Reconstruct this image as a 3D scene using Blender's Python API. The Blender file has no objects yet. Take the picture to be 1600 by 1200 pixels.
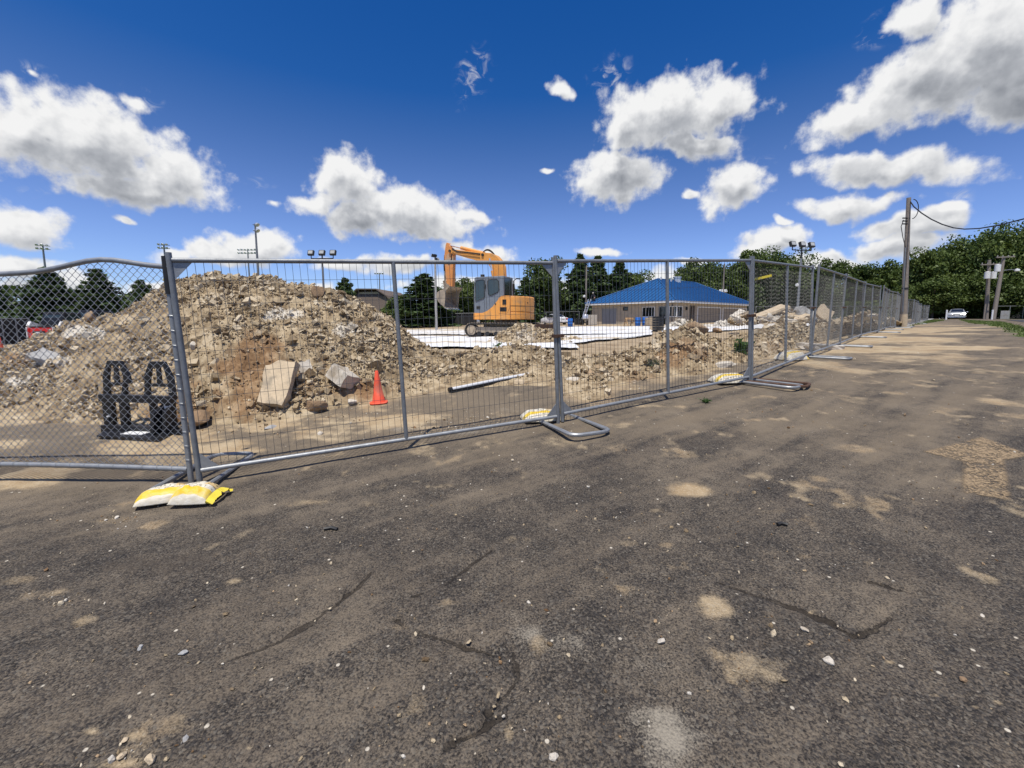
import bpy, math, random
import numpy as np
from mathutils import Vector, Matrix, Euler
R = math.radians
rnd = random.Random(7)
C = bpy.context.scene.collection
scene = bpy.context.scene

# ------------------------------------------------------------------ camera
EYE, F, PITCH, PPY = 1.4, 650.0, R(6.0), 568.0      # eye height, focal length in px of a 1600 px wide frame
cam_d = bpy.data.cameras.new('camera')
cam = bpy.data.objects.new('camera', cam_d); C.objects.link(cam)
cam.location = (0, 0, EYE); cam.rotation_euler = (R(90) - PITCH, 0, 0)
cam_d.sensor_width = 36; cam_d.lens = F / 1600 * 36
cam_d.shift_y = (PPY - 600) / 1600
cam_d.clip_end = 6000; cam_d.clip_start = .05
scene.camera = cam

# ------------------------------------------------------------------ exposure
scene.view_settings.view_transform = 'Standard'
scene.view_settings.look = 'None'
scene.view_settings.gamma = 1
scene.view_settings.use_curve_mapping = False
scene.view_settings.exposure = 0.0
scene.cycles.use_denoising = True
scene.cycles.max_bounces = 6

cp, sp = math.cos(PITCH), math.sin(PITCH)
def ray(px, py):
    """direction through pixel of the 1600 x 1200 photograph"""
    u, v = (px - 800) / F, (py - PPY) / F
    return np.array((u, cp - v * sp, -sp - v * cp))
def at(px, py, d):
    r = ray(px, py); k = d / r[1]
    return np.array((r[0] * k, d, EYE + r[2] * k))
def azel(px, py):
    r = ray(px, py); r = r / np.linalg.norm(r)
    return math.atan2(r[0], r[1]), math.asin(r[2])
def proj(x, y, z):
    f = y * cp - (z - EYE) * sp
    dn = -(z - EYE) * cp - y * sp
    f = np.maximum(f, .05)
    return 800 + F * x / f, PPY + F * dn / f

# ------------------------------------------------------------------ sky and sun
SUN_EL = R(70); sun_h = np.array((-.30, -.954))
sun_vec = Vector((sun_h[0] * math.cos(SUN_EL), sun_h[1] * math.cos(SUN_EL), math.sin(SUN_EL)))
sd = bpy.data.lights.new('sun', 'SUN'); sd.energy = 5.0; sd.angle = R(.5); sd.color = (1, .95, .87)
so = bpy.data.objects.new('sun', sd); C.objects.link(so)
so.rotation_euler = sun_vec.to_track_quat('Z', 'Y').to_euler()

world = bpy.data.worlds.new('World'); scene.world = world; world.use_nodes = True
nt = world.node_tree; nt.nodes.clear()

class G:
    """small helper to write node graphs"""
    def __init__(s, nt): s.nt = nt
    def n(s, t, **k):
        o = s.nt.nodes.new(t)
        for a, v in k.items(): setattr(o, a, v)
        return o
    def put(s, sock, v):
        if isinstance(v, bpy.types.NodeSocket): s.nt.links.new(v, sock)
        elif v is not None:
            if hasattr(sock, 'default_value'):
                dv = sock.default_value
                if hasattr(dv, '__len__') and not hasattr(v, '__len__'): v = [v] * len(dv)
                if hasattr(dv, '__len__') and len(dv) == 4 and len(v) == 3: v = (*v, 1)
                sock.default_value = v
    def m(s, op, a, b=None, c=None, clamp=False):
        o = s.n('ShaderNodeMath', operation=op, use_clamp=clamp)
        for i, v in enumerate((a, b, c)):
            if v is not None: s.put(o.inputs[i], v)
        return o.outputs[0]
    def v(s, op, a, b=None):
        o = s.n('ShaderNodeVectorMath', operation=op); s.put(o.inputs[0], a)
        if b is not None: s.put(o.inputs[3 if op == 'SCALE' else 1], b)
        return o.outputs['Value' if op in ('LENGTH', 'DOT_PRODUCT', 'DISTANCE') else 'Vector']
    def mr(s, val, a, b, c=0., d=1., t='SMOOTHSTEP'):
        o = s.n('ShaderNodeMapRange', interpolation_type=t)
        for i, x in enumerate((val, a, b, c, d)): s.put(o.inputs[i], x)
        return o.outputs[0]
    def mix(s, f, a, b, blend='MIX'):
        o = s.n('ShaderNodeMix', data_type='RGBA', blend_type=blend)
        s.put(o.inputs[0], f); s.put(o.inputs[6], a); s.put(o.inputs[7], b)
        return o.outputs[2]
    def noise(s, vec, scale, detail=4, rough=.5, out=0, dist=0, lac=2.0, dim='3D'):
        o = s.n('ShaderNodeTexNoise', noise_dimensions=dim); s.put(o.inputs['Vector'], vec)
        s.put(o.inputs['Scale'], scale); s.put(o.inputs['Detail'], detail); s.put(o.inputs['Roughness'], rough)
        s.put(o.inputs['Distortion'], dist); s.put(o.inputs['Lacunarity'], lac)
        return o.outputs[out]
    def voro(s, vec, scale, feat='F1', out='Distance', rand=1):
        o = s.n('ShaderNodeTexVoronoi', feature=feat); s.put(o.inputs['Vector'], vec); s.put(o.inputs['Scale'], scale)
        s.put(o.inputs['Randomness'], rand)
        return o.outputs[out]
    def ramp(s, f, stops):
        o = s.n('ShaderNodeValToRGB'); e = o.color_ramp.elements
        while len(e) < len(stops): e.new(.5)
        for el, (p, c) in zip(e, stops): el.position = p; el.color = (*c, 1) if len(c) == 3 else c
        s.put(o.inputs[0], f); return o.outputs[0]
    def attr(s, name, out='Fac'):
        o = s.n('ShaderNodeAttribute', attribute_name=name); return o.outputs[out]
    def xyz(s, a, b, c):
        o = s.n('ShaderNodeCombineXYZ')
        for i, x in enumerate((a, b, c)): s.put(o.inputs[i], x)
        return o.outputs[0]
    def sep(s, vec):
        o = s.n('ShaderNodeSeparateXYZ'); s.put(o.inputs[0], vec); return o.outputs

# clouds: (px, py, rx, ry, tilt in degrees, firmness)
CLOUDS = [(120,215,185,72,6,1),(40,205,120,66,0,1),(270,275,105,50,10,1),(205,295,130,32,4,1),(70,122,26,14,25,.5),(215,158,40,26,30,.75),
 (30,350,105,34,8,.95),(195,342,26,9,0,.75),(425,320,24,9,20,.6),
 (548,283,68,46,10,1.05),(505,318,52,24,-15,1),(640,336,132,42,8,1.05),(560,340,56,34,0,1),(735,336,46,15,10,.85),
 (395,387,74,32,0,1.05),(330,396,52,22,0,1),(275,403,40,18,0,.9),(20,418,80,24,0,1),(95,445,110,28,0,1),
 (877,136,30,19,20,.80),(850,264,16,7,0,.75),
 (1050,178,122,58,-6,1.1),(1120,160,66,44,0,1),(1085,232,80,24,6,1),(985,200,60,36,-20,1),
 (960,275,76,44,-8,1.1),(1152,292,66,36,-18,1.05),(1080,298,24,10,0,.75),
 (1462,128,165,66,-16,1.12),(1580,50,160,84,-10,1.15),(1325,192,92,30,-18,1.05),(1432,18,58,38,-30,1),(1590,130,110,62,-12,1.1),
 (1385,264,160,25,0,1.02),(1322,319,92,23,-4,1.02),(1430,354,104,23,-10,1.02),(1480,325,52,17,-6,.9),(1200,382,66,26,-14,1.05),(1290,408,80,22,0,1),(1215,350,20,9,0,.7),
 (940,398,50,12,0,.95),(620,414,90,17,0,.95),(535,412,48,14,0,.9),(700,448,110,16,0,.9),(845,446,80,18,0,.9),(1080,405,34,10,0,.9),(760,400,70,20,0,.8),(715,388,30,17,0,.8),
 (1060,440,70,24,0,1),(1400,392,100,26,-6,1),(250,455,90,20,0,.9),(480,452,70,14,0,.9)]
WISPS = [(740,115,52,44,-30,1),(955,120,50,38,0,1),(940,150,20,18,0,.9),(70,118,34,20,25,1),(225,150,44,36,30,1),(412,292,28,14,0,1),(1380,40,60,40,-20,1),(1190,250,40,30,0,.8),(700,440,60,20,0,.8),(1500,305,60,26,0,.8),(60,300,60,24,0,.8),(1140,230,60,24,0,.7)]
def cloud_group(fine, LIST=None):
    ng = bpy.data.node_groups.new('cloud_field', 'ShaderNodeTree')
    ng.interface.new_socket('P', in_out='INPUT', socket_type='NodeSocketVector')
    ng.interface.new_socket('D', in_out='OUTPUT', socket_type='NodeSocketFloat')
    g = G(ng); gi = g.n('NodeGroupInput'); go = g.n('NodeGroupOutput'); P = gi.outputs[0]
    w1 = g.noise(P, 9, 3 if fine else 2, .5, out=1, dim='2D')
    w1 = g.v('SCALE', g.v('SUBTRACT', w1, (.5, .5, .5)), .055)
    Q = g.v('ADD', P, w1)
    acc = None
    for (px, py, rx, ry, tilt, firm) in (LIST or CLOUDS):
        a, e = azel(px, py); ct, st = math.cos(R(tilt)), math.sin(R(tilt))
        q = [azel(px + sx * rx * ct, py + sx * rx * st) for sx in (-1, 1)] + [azel(px - sx * ry * st, py + sx * ry * ct) for sx in (-1, 1)]
        ax = (q[1][0] - q[0][0], q[1][1] - q[0][1]); ay = (q[3][0] - q[2][0], q[3][1] - q[2][1])
        mp = g.n('ShaderNodeMapping', vector_type='TEXTURE')
        Qi = Q
        if acc is not None:
            ma = g.n('ShaderNodeVectorMath', operation='MULTIPLY_ADD'); g.put(ma.inputs[0], acc); ma.inputs[1].default_value = (1e-7,) * 3; g.put(ma.inputs[2], Q); Qi = ma.outputs[0]
        g.put(mp.inputs[0], Qi); mp.inputs[1].default_value = (a, e, 0)
        mp.inputs[2].default_value = (0, 0, math.atan2(ax[1], ax[0])); mp.inputs[3].default_value = (math.hypot(*ax) / 2, math.hypot(*ay) / 2, 1)
        ln = g.v('LENGTH', mp.outputs[0])
        if abs(firm - 1) > .02: ln = g.m('ADD', ln, (1 - firm) * .9)
        acc = ln if acc is None else g.m('SMOOTH_MIN', acc, ln, .035)
    d = g.m('SUBTRACT', 1.0, acc)
    # the same kind of sky goes on outside the frame
    el = g.sep(P)
    out_ = g.m('MAXIMUM', g.mr(g.m('ABSOLUTE', el[0]), .95, 1.15), g.mr(el[1], .66, .85))
    far = g.mr(g.noise(g.v('MULTIPLY', P, (1, 1.9, 1)), 2.6, 2, .5, dim='2D'), .50, .74, -.9, .9, 'LINEAR')
    mx = g.n('ShaderNodeMix', data_type='FLOAT'); g.put(mx.inputs[0], out_); g.put(mx.inputs[2], d); g.put(mx.inputs[3], far)
    d = g.m('MAXIMUM', mx.outputs[0], -1.2)
    f1 = g.noise(P, 22, 7 if fine else 3, .6, dim='2D')
    d = g.m('ADD', d, g.m('MULTIPLY', g.m('SUBTRACT', f1, .5), 1.05))
    if fine:
        vo = g.n('ShaderNodeTexVoronoi', feature='SMOOTH_F1', voronoi_dimensions='2D')
        g.put(vo.inputs['Vector'], g.v('ADD', P, w1)); g.put(vo.inputs['Scale'], 40)
        d = g.m('ADD', d, g.m('MULTIPLY', g.m('SUBTRACT', .42, vo.outputs['Distance']), .30))
    g.put(go.inputs[0], d)
    return ng
g = G(nt)
tc = g.n('ShaderNodeTexCoord'); dirv = tc.outputs['Generated']
dx, dy, dz = g.sep(g.v('NORMALIZE', dirv))
P = g.xyz(g.m('ARCTAN2', dx, dy), g.m('ARCSINE', dz), 0)
cgs = (cloud_group(True), cloud_group(False), cloud_group(False, WISPS))
def field(off, k=0):
    o = g.n('ShaderNodeGroup', node_tree=cgs[k])
    g.put(o.inputs[0], g.v('ADD', P, off) if off else P); return o.outputs[0]
d0, d1, d2, d3 = field(None), field((-.006, .012, 0)), field((-.008, .035, 0), 1), field((-.01, .085, 0), 1)
wsp = g.m('MULTIPLY', g.mr(field(None, 2), .05, 1.0), g.mr(g.noise(g.v('MULTIPLY', P, (1, 1.6, 1)), 30, 6, .65, dim='2D', dist=.6), .46, .78))
alpha = g.m('MULTIPLY', g.m('MAXIMUM', g.mr(d0, -.06, .44), g.m('MULTIPLY', wsp, .62)), g.mr(dz, .0, .02))
occ = g.m('ADD', g.m('MULTIPLY', g.mr(d2, .0, .85), .50), g.m('MULTIPLY', g.mr(d3, -.1, .8), .50))
thick = g.mr(d0, .15, .8)
rel = g.m('MULTIPLY', g.m('SUBTRACT', d0, d1), .32)
lit = g.m('ADD', g.m('SUBTRACT', 1.04, g.m('MULTIPLY', g.m('MULTIPLY', occ, g.mr(thick, 0, 1, .45, 1)), .52)), rel)
lit = g.m('MINIMUM', g.m('MAXIMUM', lit, .40), 1.12)
ccol = g.ramp(g.m('DIVIDE', lit, 1.12), [(0, (.24, .26, .30)), (.40, (.29, .31, .35)), (.62, (.50, .52, .56)), (.82, (.80, .81, .83)), (.96, (1, 1, 1))])
sky = g.n('ShaderNodeTexSky', sky_type='NISHITA', sun_disc=False)
sky.sun_elevation = SUN_EL; sky.sun_rotation = math.atan2(sun_h[0], sun_h[1])
sky.air_density = 1.0; sky.dust_density = .35; sky.ozone_density = 3.0; sky.altitude = 200
hs = g.n('ShaderNodeHueSaturation'); g.put(hs.inputs['Color'], sky.outputs[0])
g.put(hs.inputs['Saturation'], g.mr(dz, .02, .45, .92, 1.40, 'LINEAR')); hs.inputs['Hue'].default_value = .514
gm = g.n('ShaderNodeGamma'); g.put(gm.inputs[0], g.mix(g.mr(dz, .42, .0, 0, 1), hs.outputs[0], (.80, .98, 1.42), 'MULTIPLY')); gm.inputs[1].default_value = 1.0
b1 = g.n('ShaderNodeBackground'); g.put(b1.inputs[0], gm.outputs[0]); b1.inputs[1].default_value = .110
b2 = g.n('ShaderNodeBackground'); g.put(b2.inputs[0], ccol); b2.inputs[1].default_value = .90
ms = g.n('ShaderNodeMixShader'); g.put(ms.inputs[0], alpha); g.put(ms.inputs[1], b1.outputs[0]); g.put(ms.inputs[2], b2.outputs[0])
wo = g.n('ShaderNodeOutputWorld'); g.put(wo.inputs[0], ms.outputs[0])
world.cycles.sampling_method = 'NONE'


# ------------------------------------------------------------------ numpy noise
def hash2(ix, iy, seed):
    h = (ix.astype(np.int64) * 374761393 + iy.astype(np.int64) * 668265263 + seed * 1442695041) & 0x7fffffff
    h = ((h ^ (h >> 13)) * 1274126177) & 0x7fffffff
    return ((h ^ (h >> 16)) & 0xffff) / 65535.0
def vnoise(x, y, seed=0):
    x = np.asarray(x, float); y = np.asarray(y, float)
    ix, iy = np.floor(x), np.floor(y); fx, fy = x - ix, y - iy
    ux, uy = fx * fx * fx * (fx * (fx * 6 - 15) + 10), fy * fy * fy * (fy * (fy * 6 - 15) + 10)
    a, b = hash2(ix, iy, seed), hash2(ix + 1, iy, seed)
    c, d = hash2(ix, iy + 1, seed), hash2(ix + 1, iy + 1, seed)
    return (a + (b - a) * ux) * (1 - uy) + (c + (d - c) * ux) * uy
def fbm(x, y, seed=0, oct=4, gain=.5):
    s, a, t = 0, 1, 0
    for i in range(oct):
        s = s + a * vnoise(x * 2 ** i + 17.3 * i, y * 2 ** i - 9.1 * i, seed + i); t += a; a *= gain
    return s / t
def sst(a, b, x):
    t = np.clip((x - a) / (b - a), 0, 1); return t * t * (3 - 2 * t)

# ------------------------------------------------------------------ lie of the land
def zg(x, y):
    x = np.asarray(x, float); y = np.asarray(y, float)
    xc, yc = np.clip(x, -45, 60), np.clip(y, -20, 70)
    xc = np.minimum(xc, 30) + .4 * np.clip(xc - 30, 0, 30)
    z = .02 * xc + .01 * yc
    z = z + .42 * sst(1.0, 9.8, y + .2 * x) * (1 - .9 * sst(15, 40, y)) * sst(-14, -5, x)
    return z + .012 * (fbm(x * .5, y * .5, 3, 3) - .5) * 2
def gp(px, py, lift=0.0):
    """where the ray through a pixel meets the ground"""
    r = ray(px, py); k, st = .6, .02
    for _ in range(3000):
        p = r * k
        if EYE + p[2] <= zg(p[0], p[1]) + lift or k > 400: break
        k += st * max(1, k * .25)
    lo, hi = k - st * max(1, k * .25), k
    for _ in range(30):
        mid = (lo + hi) / 2; p = r * mid
        if EYE + p[2] <= zg(p[0], p[1]) + lift: hi = mid
        else: lo = mid
    p = r * hi
    return np.array((p[0], p[1], float(zg(p[0], p[1]))))
def seg_dist(x, y, poly, closed=False):
    d = np.full(np.shape(x), 1e9); n = len(poly)
    for i in range(n if closed else n - 1):
        ax, ay = poly[i][:2]; bx, by = poly[(i + 1) % n][:2]
        vx, vy = bx - ax, by - ay; L = vx * vx + vy * vy + 1e-12
        t = np.clip(((x - ax) * vx + (y - ay) * vy) / L, 0, 1)
        d = np.minimum(d, np.hypot(x - ax - t * vx, y - ay - t * vy))
    return d
def inside(x, y, poly):
    c = np.zeros(np.shape(x), bool); n = len(poly)
    for i in range(n):
        x1, y1 = poly[i][:2]; x2, y2 = poly[(i + 1) % n][:2]
        if y1 == y2: continue
        c ^= ((y1 > y) != (y2 > y)) & (x < (x2 - x1) * (y - y1) / (y2 - y1) + x1)
    return c
def sdf(x, y, poly):                                  # positive inside
    d = seg_dist(x, y, poly, True); return np.where(inside(x, y, poly), d, -d)

# ------------------------------------------------------------------ materials
def mat(name, col, rough=.65, metal=0., var=.18, scale=6., bump=0., bscale=40., col2=None, f2=.5, spec=.4, detail=5):
    m = bpy.data.materials.new(name); m.use_nodes = True
    g = G(m.node_tree); b = m.node_tree.nodes['Principled BSDF']
    tc = g.n('ShaderNodeTexCoord'); oi = g.n('ShaderNodeObjectInfo')
    vec = g.v('ADD', tc.outputs['Object'], g.v('SCALE', g.xyz(oi.outputs['Random'], oi.outputs['Random'], 0), 7.0))
    nz = g.noise(vec, scale, detail, .6)
    lo = tuple(c * (1 - var) for c in col); hi = tuple(min(1, c * (1 + var)) for c in col)
    base = g.ramp(nz, [(.25, lo), (.75, hi)])
    if col2:
        n2 = g.noise(vec, scale * .35, 6, .65)
        base = g.mix(g.mr(n2, f2 - .06, f2 + .12), base, col2)
    g.put(b.inputs['Base Color'], base); b.inputs['Roughness'].default_value = rough
    b.inputs['Metallic'].default_value = metal; b.inputs['Specular IOR Level'].default_value = spec
    if bump:
        bn = g.n('ShaderNodeBump'); bn.inputs['Strength'].default_value = bump; bn.inputs['Distance'].default_value = .02
        g.put(bn.inputs['Height'], g.noise(vec, bscale, 5, .6)); g.put(b.inputs['Normal'], bn.outputs[0])
    return m
M = dict(
 galv=mat('galvanized_steel', (.235, .245, .25), .55, .5, .22, 14, .1, 60),
 galvb=mat('bright_galvanized_steel', (.29, .30, .305), .52, .5, .2, 14, .1, 60),
 wire=mat('wire', (.12, .123, .125), .5, .6, .25, 10),
 wire2=mat('chain_wire', (.36, .37, .375), .45, .7, .25, 10),
 rust=mat('rusty_steel', (.10, .055, .035), .8, .2, .4, 20, .3),
 orange=mat('orange_paint', (.76, .335, .075), .48, 0, .12, 3, .05, 30, (.46, .27, .12), .58),
 orange2=mat('worn_orange_paint', (.66, .27, .08), .5, 0, .12, 5, .05, 30, (.42, .33, .24), .56),
 cabgrey=mat('grey_cab_paint', (.17, .19, .215), .45, 0, .10, 3, 0, 30, (.26, .27, .28), .66),
 rubber=mat('black_rubber', (.022, .021, .02), .75, 0, .3, 10, .2, 30, (.10, .085, .065), .55),
 blk=mat('black_paint', (.012, .012, .013), .38, 0, .4, 10, .05, 30, (.03, .028, .026), .62),
 dark=mat('dark_metal', (.03, .03, .03), .5, .4, .3, 8),
 glass=mat('tinted_glass', (.035, .05, .05), .06, 0, .15, 3, spec=.8),
 winglass=mat('window_glass', (.012, .014, .017), .05, 0, .15, 3, spec=.8),
 mudsteel=mat('muddy_steel', (.30, .25, .19), .75, .1, .3, 6, .3, 40, (.42, .34, .24), .5),
 cone=mat('orange_cone_plastic', (.82, .10, .045), .55, 0, .10, 9, 0, 30, (.50, .13, .08), .56),
 conc=mat('concrete', (.53, .42, .28), .9, 0, .15, 9, .4, 60, (.30, .25, .18), .56),
 conc2=mat('pale_concrete', (.52, .47, .39), .9, 0, .18, 9, .4, 60, (.34, .28, .20), .58),
 concg=mat('grey_concrete', (.36, .355, .34), .9, 0, .15, 9, .4, 60, (.27, .25, .22), .56),
 rockb=mat('brown_rock', (.25, .165, .095), .95, 0, .3, 7, .6, 40, (.34, .25, .16), .55),
 pipe=mat('white_pipe', (.62, .62, .62), .35, 0, .08, 8),
 blue=mat('blue_roof_steel', (.022, .105, .27), .42, .1, .12, .8, 0, 30, (.03, .125, .29), .6),
 wall=mat('tan_block_wall', (.42, .355, .265), .85, 0, .12, 2, .2, 20),
 white=mat('white_paint', (.74, .74, .72), .5, 0, .06, 3),
 doorg=mat('grey_door_paint', (.24, .25, .265), .5, 0, .08, 3),
 doort=mat('tan_garage_door_paint', (.31, .26, .20), .55, 0, .08, 3),
 alu=mat('aluminium', (.66, .67, .68), .35, .6, .12, 8),
 wood=mat('weathered_wood', (.24, .205, .17), .85, 0, .25, 9, .3, 40),
 lumber=mat('new_lumber', (.55, .36, .18), .7, 0, .15, 6),
 bluep=mat('blue_plastic', (.02, .12, .42), .4, 0, .15, 5),
 red=mat('red_paint', (.62, .03, .025), .4, 0, .12, 4, 0, 30, (.42, .05, .04), .62),
 carwhite=mat('loader_white_paint', (.66, .65, .62), .4, 0, .1, 4, 0, 30, (.45, .41, .36), .62),
 silver=mat('silver_car_paint', (.50, .52, .55), .25, .6, .06, 3, spec=.6),
 lens_red=mat('red_lens', (.45, .012, .01), .2, 0, .1, 5),
 plate=mat('plate', (.7, .7, .68), .5, 0, .1, 20),
 shingle=mat('brown_shingles', (.145, .11, .088), .9, 0, .2, 18, .5, 20),
 screen=mat('black_windscreen_fabric', (.022, .022, .023), .85, 0, .3, 2),
 bark=mat('bark', (.085, .065, .05), .95, 0, .3, 6, .5, 15),
 lamp=mat('lamp_lens', (.42, .43, .42), .25, 0, .1, 5),
 cable=mat('black_cable', (.015, .015, .016), .6, 0, .2, 5),
 skin=mat('skin', (.42, .24, .16), .6), darkcloth=mat('dark_cloth', (.03, .032, .045), .9), palecloth=mat('pale_cloth', (.6, .57, .5), .9),
 tape=mat('yellow_tape', (.75, .6, .06), .5),
 sticker=mat('white_sticker', (.72, .72, .70), .5),
 gsheet=None)

# ------------------------------------------------------------------ object helpers
def link(name, me, parent=None, m=None):
    o = bpy.data.objects.new(name, me); C.objects.link(o)
    if parent is not None: o.parent = parent
    if m is not None:
        if not len(me.materials): me.materials.append(m)
    return o
def tag(o, label=None, cat=None, group=None, kind=None):
    if label: o['label'] = label
    if cat: o['category'] = cat
    if group: o['group'] = group
    if kind: o['kind'] = kind
    return o
def thing(name, label, cat, loc=(0, 0, 0), rz=0., group=None):
    o = bpy.data.objects.new(name, None); C.objects.link(o); o.empty_display_size = .2
    o.location = tuple(loc); o.rotation_euler = (0, 0, rz)
    return tag(o, label, cat, group)
def copy_tree(o, parent=None):
    c = o.copy(); C.objects.link(c)
    if parent is not None: c.parent = parent
    for ch in list(o.children): copy_tree(ch, c)
    return c
class MB:
    def __init__(s): s.v = []; s.f = []
    def add(s, vs, fs):
        o = len(s.v); s.v += [tuple(map(float, p)) for p in vs]; s.f += [tuple(i + o for i in f) for f in fs]; return s
    def box(s, c, d, rot=None):
        hx, hy, hz = d[0] / 2, d[1] / 2, d[2] / 2
        vs = [Vector((x, y, z)) for x in (-hx, hx) for y in (-hy, hy) for z in (-hz, hz)]
        if rot is not None:
            mr = rot if isinstance(rot, Matrix) else Euler(rot).to_matrix(); vs = [mr @ p for p in vs]
        return s.add([p + Vector(tuple(map(float, c))) for p in vs], [(0, 1, 3, 2), (4, 6, 7, 5), (0, 4, 5, 1), (2, 3, 7, 6), (0, 2, 6, 4), (1, 5, 7, 3)])
    def bar(s, a, b, w, h=None, up=(0, 0, 1)):
        a, b = Vector(tuple(map(float, a))), Vector(tuple(map(float, b))); d = b - a; h = h or w
        z = Vector(up); x = d.normalized(); y = z.cross(x)
        if y.length < 1e-4: y = Vector((0, 1, 0)).cross(x)
        y.normalize(); z = x.cross(y)
        return s.box((a + b) / 2, (d.length, w, h), Matrix((x, y, z)).transposed())
    def tube(s, pts, r, n=8, closed=False, cap=True):
        P = [Vector(tuple(map(float, p))) for p in pts]; k = len(P); rr = r if hasattr(r, '__len__') else [r] * k
        vs, fs = [], []; prev = None
        for i in range(k):
            if closed: t = (P[(i + 1) % k] - P[i - 1])
            else: t = P[min(i + 1, k - 1)] - P[max(i - 1, 0)]
            t.normalize()
            if prev is None: u = t.orthogonal().normalized()
            else: u = (prev - t * prev.dot(t)).normalized()
            prev = u; w = t.cross(u)
            vs += [P[i] + (u * math.cos(2 * math.pi * j / n) + w * math.sin(2 * math.pi * j / n)) * rr[i] for j in range(n)]
        for i in range(k if closed else k - 1):
            a, b = i * n, ((i + 1) % k) * n
            fs += [(a + j, a + (j + 1) % n, b + (j + 1) % n, b + j) for j in range(n)]
        if cap and not closed: fs += [tuple(range(n))[::-1], tuple((k - 1) * n + j for j in range(n))]
        return s.add(vs, fs)
    def prism(s, poly, y0, y1, axis='xz'):
        """polygon in the x-z plane (or another) drawn out along the third axis"""
        n = len(poly)
        def P(a, b, t): return {'xz': (a, t, b), 'xy': (a, b, t), 'yz': (t, a, b)}[axis]
        vs = [P(a, b, y0) for a, b in poly] + [P(a, b, y1) for a, b in poly]
        return s.add(vs, [tuple(range(n)), tuple(range(n, 2 * n))[::-1]] + [(i, i + n, (i + 1) % n + n, (i + 1) % n) for i in range(n)])
    def lathe(s, prof, n=20, c=(0, 0, 0)):
        vs = [(c[0] + r * math.cos(2 * math.pi * j / n), c[1] + r * math.sin(2 * math.pi * j / n), c[2] + z) for r, z in prof for j in range(n)]
        k = len(prof); fs = [(i * n + j, i * n + (j + 1) % n, (i + 1) * n + (j + 1) % n, (i + 1) * n + j) for i in range(k - 1) for j in range(n)]
        return s.add(vs, fs + [tuple(range(n))[::-1], tuple((k - 1) * n + j for j in range(n))])
    def quad(s, a, b, c, d): return s.add([a, b, c, d], [(0, 1, 2, 3)])
    def mesh(s, name, smooth=False):
        me = bpy.data.meshes.new(name); me.from_pydata(s.v, [], s.f); me.validate(); 
        import bmesh
        bm = bmesh.new(); bm.from_mesh(me); bmesh.ops.recalc_face_normals(bm, faces=bm.faces); bm.to_mesh(me); bm.free()
        if smooth:
            me.shade_smooth()
            me.set_sharp_from_angle(angle=R(38))
        return me
    def build(s, name, m, parent=None, smooth=False, bevel=0, label=None, kind=None):
        o = link(name, s.mesh(name, smooth), parent, m)
        if bevel:
            b = o.modifiers.new('bevel', 'BEVEL'); b.width = bevel; b.segments = 2; b.limit_method = 'ANGLE'; b.angle_limit = R(40)
            o.data.shade_smooth(); 
            w = o.modifiers.new('wn', 'WEIGHTED_NORMAL'); w.keep_sharp = True
        if label: o['label'] = label
        if kind: o['kind'] = kind
        return o
def np_mesh(name, V, Fq, attrs=None, smooth=False, mats=()):
    """mesh from numpy arrays, faces all of one size"""
    me = bpy.data.meshes.new(name); n, k = Fq.shape
    me.vertices.add(len(V)); me.vertices.foreach_set('co', np.ascontiguousarray(V, np.float32).ravel())
    me.loops.add(n * k); me.loops.foreach_set('vertex_index', np.ascontiguousarray(Fq, np.int32).ravel())
    me.polygons.add(n); me.polygons.foreach_set('loop_start', np.arange(0, n * k, k, dtype=np.int32))
    me.update(calc_edges=True)
    for a, val in (attrs or {}).items():
        at_ = me.attributes.new(a, 'FLOAT', 'POINT'); at_.data.foreach_set('value', np.ascontiguousarray(val, np.float32).ravel())
    if smooth: me.shade_smooth()
    else: me.shade_flat()
    for m in mats: me.materials.append(m)
    return me
def grid_faces(nr, nc, wrap=False):
    i, j = np.meshgrid(np.arange(nr - 1), np.arange(nc if wrap else nc - 1), indexing='ij')
    a = i * nc + j; b = i * nc + (j + 1) % nc
    return np.stack([a, b, b + nc, a + nc], -1).reshape(-1, 4)

# ------------------------------------------------------------------ ground: one sheet out to the horizon
SITE_EDGE = [gp(*p) for p in [(-420,668),(-200,664),(0,652),(150,662),(300,662),(420,656),(520,641),(600,630),(660,612),(720,607),(800,603),(860,604),(900,622),(935,632),(965,606),(1020,592),(1080,586),(1150,569),(1200,556),(1260,537),(1320,521),(1350,515)]]
FENCE_END = at(1450, 498, 63)
SITE = [tuple(p[:2]) for p in SITE_EDGE] + [(FENCE_END[0] - 2, FENCE_END[1]), (30, 66), (-30, 64), (-48, 40), (-48, 10)]
VERGE = [tuple(gp(*p)[:2]) for p in [(1499,499.5),(1540,507),(1570,516),(1600,527),(1700,553),(1760,566),(1790,545),(1700,533),(1640,520),(1600,512),(1565,503)]] + [(50.5, 44.5)]
VERGE2 = [tuple(gp(*p)[:2]) for p in [(1424,509.5),(1440,506),(1462,503),(1476,500),(1456,500),(1447,502)]]
def blobs(x, y, L, seed, soft=.55, warp=1.1, fs=2.2):
    out = np.zeros(np.shape(x)); nz = fbm(x * fs, y * fs, seed, 5, .62) - .5
    for (px, py, rx, ry, w) in L:
        c = gp(px, py); ex = abs(gp(px + rx, py)[0] - c[0]); ey = (gp(px, py - ry)[1] - gp(px, py + ry)[1]) / 2
        e = 1 - np.hypot((x - c[0]) / ex, (y - c[1]) / ey) + nz * warp * 1.6
        out = np.maximum(out, w * sst(-.15, soft + .35, e) * (np.hypot((x - c[0]) / ex, (y - c[1]) / ey) < 3))
    return out
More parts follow.
